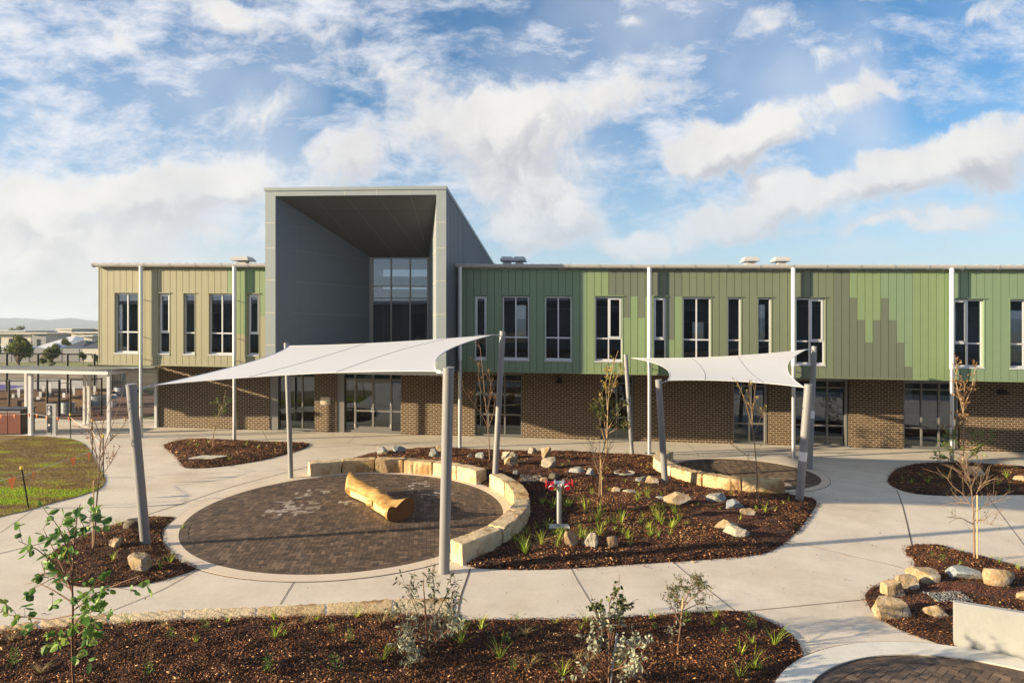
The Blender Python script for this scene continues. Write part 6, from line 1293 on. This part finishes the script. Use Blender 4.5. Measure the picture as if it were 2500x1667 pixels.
tree(13, 76, 817, 890, 72, 'round olive green tree at the left beyond the court fence', 1, 4200, clumps=14, ls=.2); tree(104, 148, 825, 888, 76, 'dense green tree right of the round one, beyond the fence', 2, 3600, clumps=12, ls=.2); tree(20, 62, 783, 806, 240, 'distant open crowned gum tree on the skyline', 3, 900, clumps=9, ls=.7, trunkw=.3)
tree(192, 212, 850, 888, 82, 'small thin young tree in front of the white fence', 4, 900, clumps=6, ls=.15, trunkw=.05); tree(226, 246, 860, 886, 80, 'bright green bush at the corner of the school', 5, 1200, clumps=6, ls=.15, trunkw=.05); tree(147, 176, 822, 850, 112, 'yellow green garden tree between the houses', 6, 1200, clumps=7, ls=.25)
tree(-30, 10, 830, 880, 84, 'dark tree cut by the left edge', 7, 1800, clumps=8, ls=.2); tree(229, 250, 820, 840, 112, 'yellowish tree top beside the school wall', 8, 900, clumps=6, ls=.2); tree(98, 112, 868, 888, 74, 'low shrub left of the dense green tree', 9, 700, clumps=5, ls=.14, trunkw=.04); tree(120, 135, 872, 902, 66, 'pale young tree at the court fence', 10, 500, clumps=5, ls=.12, trunkw=.04)
# distant hills
hp = [(-400, 772), (-200, 770), (-80, 774), (0, 777), (20, 776), (40, 774.5), (65, 778), (100, 780), (130, 781.5), (170, 778), (200, 779), (240, 783), (400, 781), (700, 776), (1000, 782), (1400, 779), (1800, 775), (2200, 782), (2600, 778), (3000, 780), (3400, 776)]
b = MB(); V = []; D0_ = 2900; NI = 260; rows = [(-700, 0), (-420, .35), (-150, .8), (0, 1), (300, .5)]
for (dy, hf) in rows:
    for i in range(NI+1):
        px = -400+3800*i/NI; k = max(j for j in range(len(hp)) if hp[j][0] <= px); k = min(k, len(hp)-2); tt = (px-hp[k][0])/(hp[k+1][0]-hp[k][0]); tt = tt*tt*(3-2*tt); y_ = hp[k][1]*(1-tt)+hp[k+1][1]*tt
        Y = D0_+dy; x = (px-CX)/F*D0_; top = H0-(y_-YH)/F*D0_; zz = -6+(top+6)*hf+(noise.noise(Vector((x*.012, dy*.01, 3)))*6+noise.noise(Vector((x*.05, dy*.02, 7)))*2.0)*(1 if hf > 0 else 0); V.append((x, Y, zz))
b.add(V, [(j*(NI+1)+i, j*(NI+1)+i+1, (j+1)*(NI+1)+i+1, (j+1)*(NI+1)+i) for j in range(len(rows)-1) for i in range(NI)]); M['hill'] = mat('bush_hills', (.05, .06, .03), .95, var=.7, vscale=.012); obj('hills', b, M['hill'], smooth=True)['kind'] = 'structure'
# the block the photograph was taken from, which the windows mirror
t = thing('opposite_block', (0, -4, 0), 'two storey brick block standing behind the camera', 'building'); m = MB(); m.box((-48, -16, -.6), (48, -3.2, 3.2)); obj('brick_base', m, M['brick'], t); m = MB(); m.box((-48.3, -16, 3.2), (48.3, -2.9, 7.6)); obj('upper_wall', m, mat('slate_cladding', (.13, .14, .14), .6, var=.1), t)
m = MB(); m.box((-49, -16.5, 7.6), (49, -2.2, 7.95)); obj('roof', m, M['gutter'], t)
for i in range(14):
    x = -44+i*6.6; m = MB(); m.box((x, -2.95, 4.2), (x+1.3, -2.88, 6.6)); obj('window', m, HM['win'], t)
# air between here and the hills
m = MB(); m.box((-4300, -4300, -9), (4300, 4300, 95)); hz_ = obj('haze', m, None, None); hz_['kind'] = 'stuff'; hm = bpy.data.materials.new('haze'); hm.use_nodes = True; hn = hm.node_tree.nodes; hn.clear()
pv_ = hn.new('ShaderNodeVolumePrincipled'); pv_.inputs['Color'].default_value = (.66, .80, 1, 1); pv_.inputs['Density'].default_value = .00026; pv_.inputs['Anisotropy'].default_value = .2; ho = hn.new('ShaderNodeOutputMaterial'); hm.node_tree.links.new(pv_.outputs[0], ho.inputs['Volume']); hz_.data.materials.clear(); hz_.data.materials.append(hm)
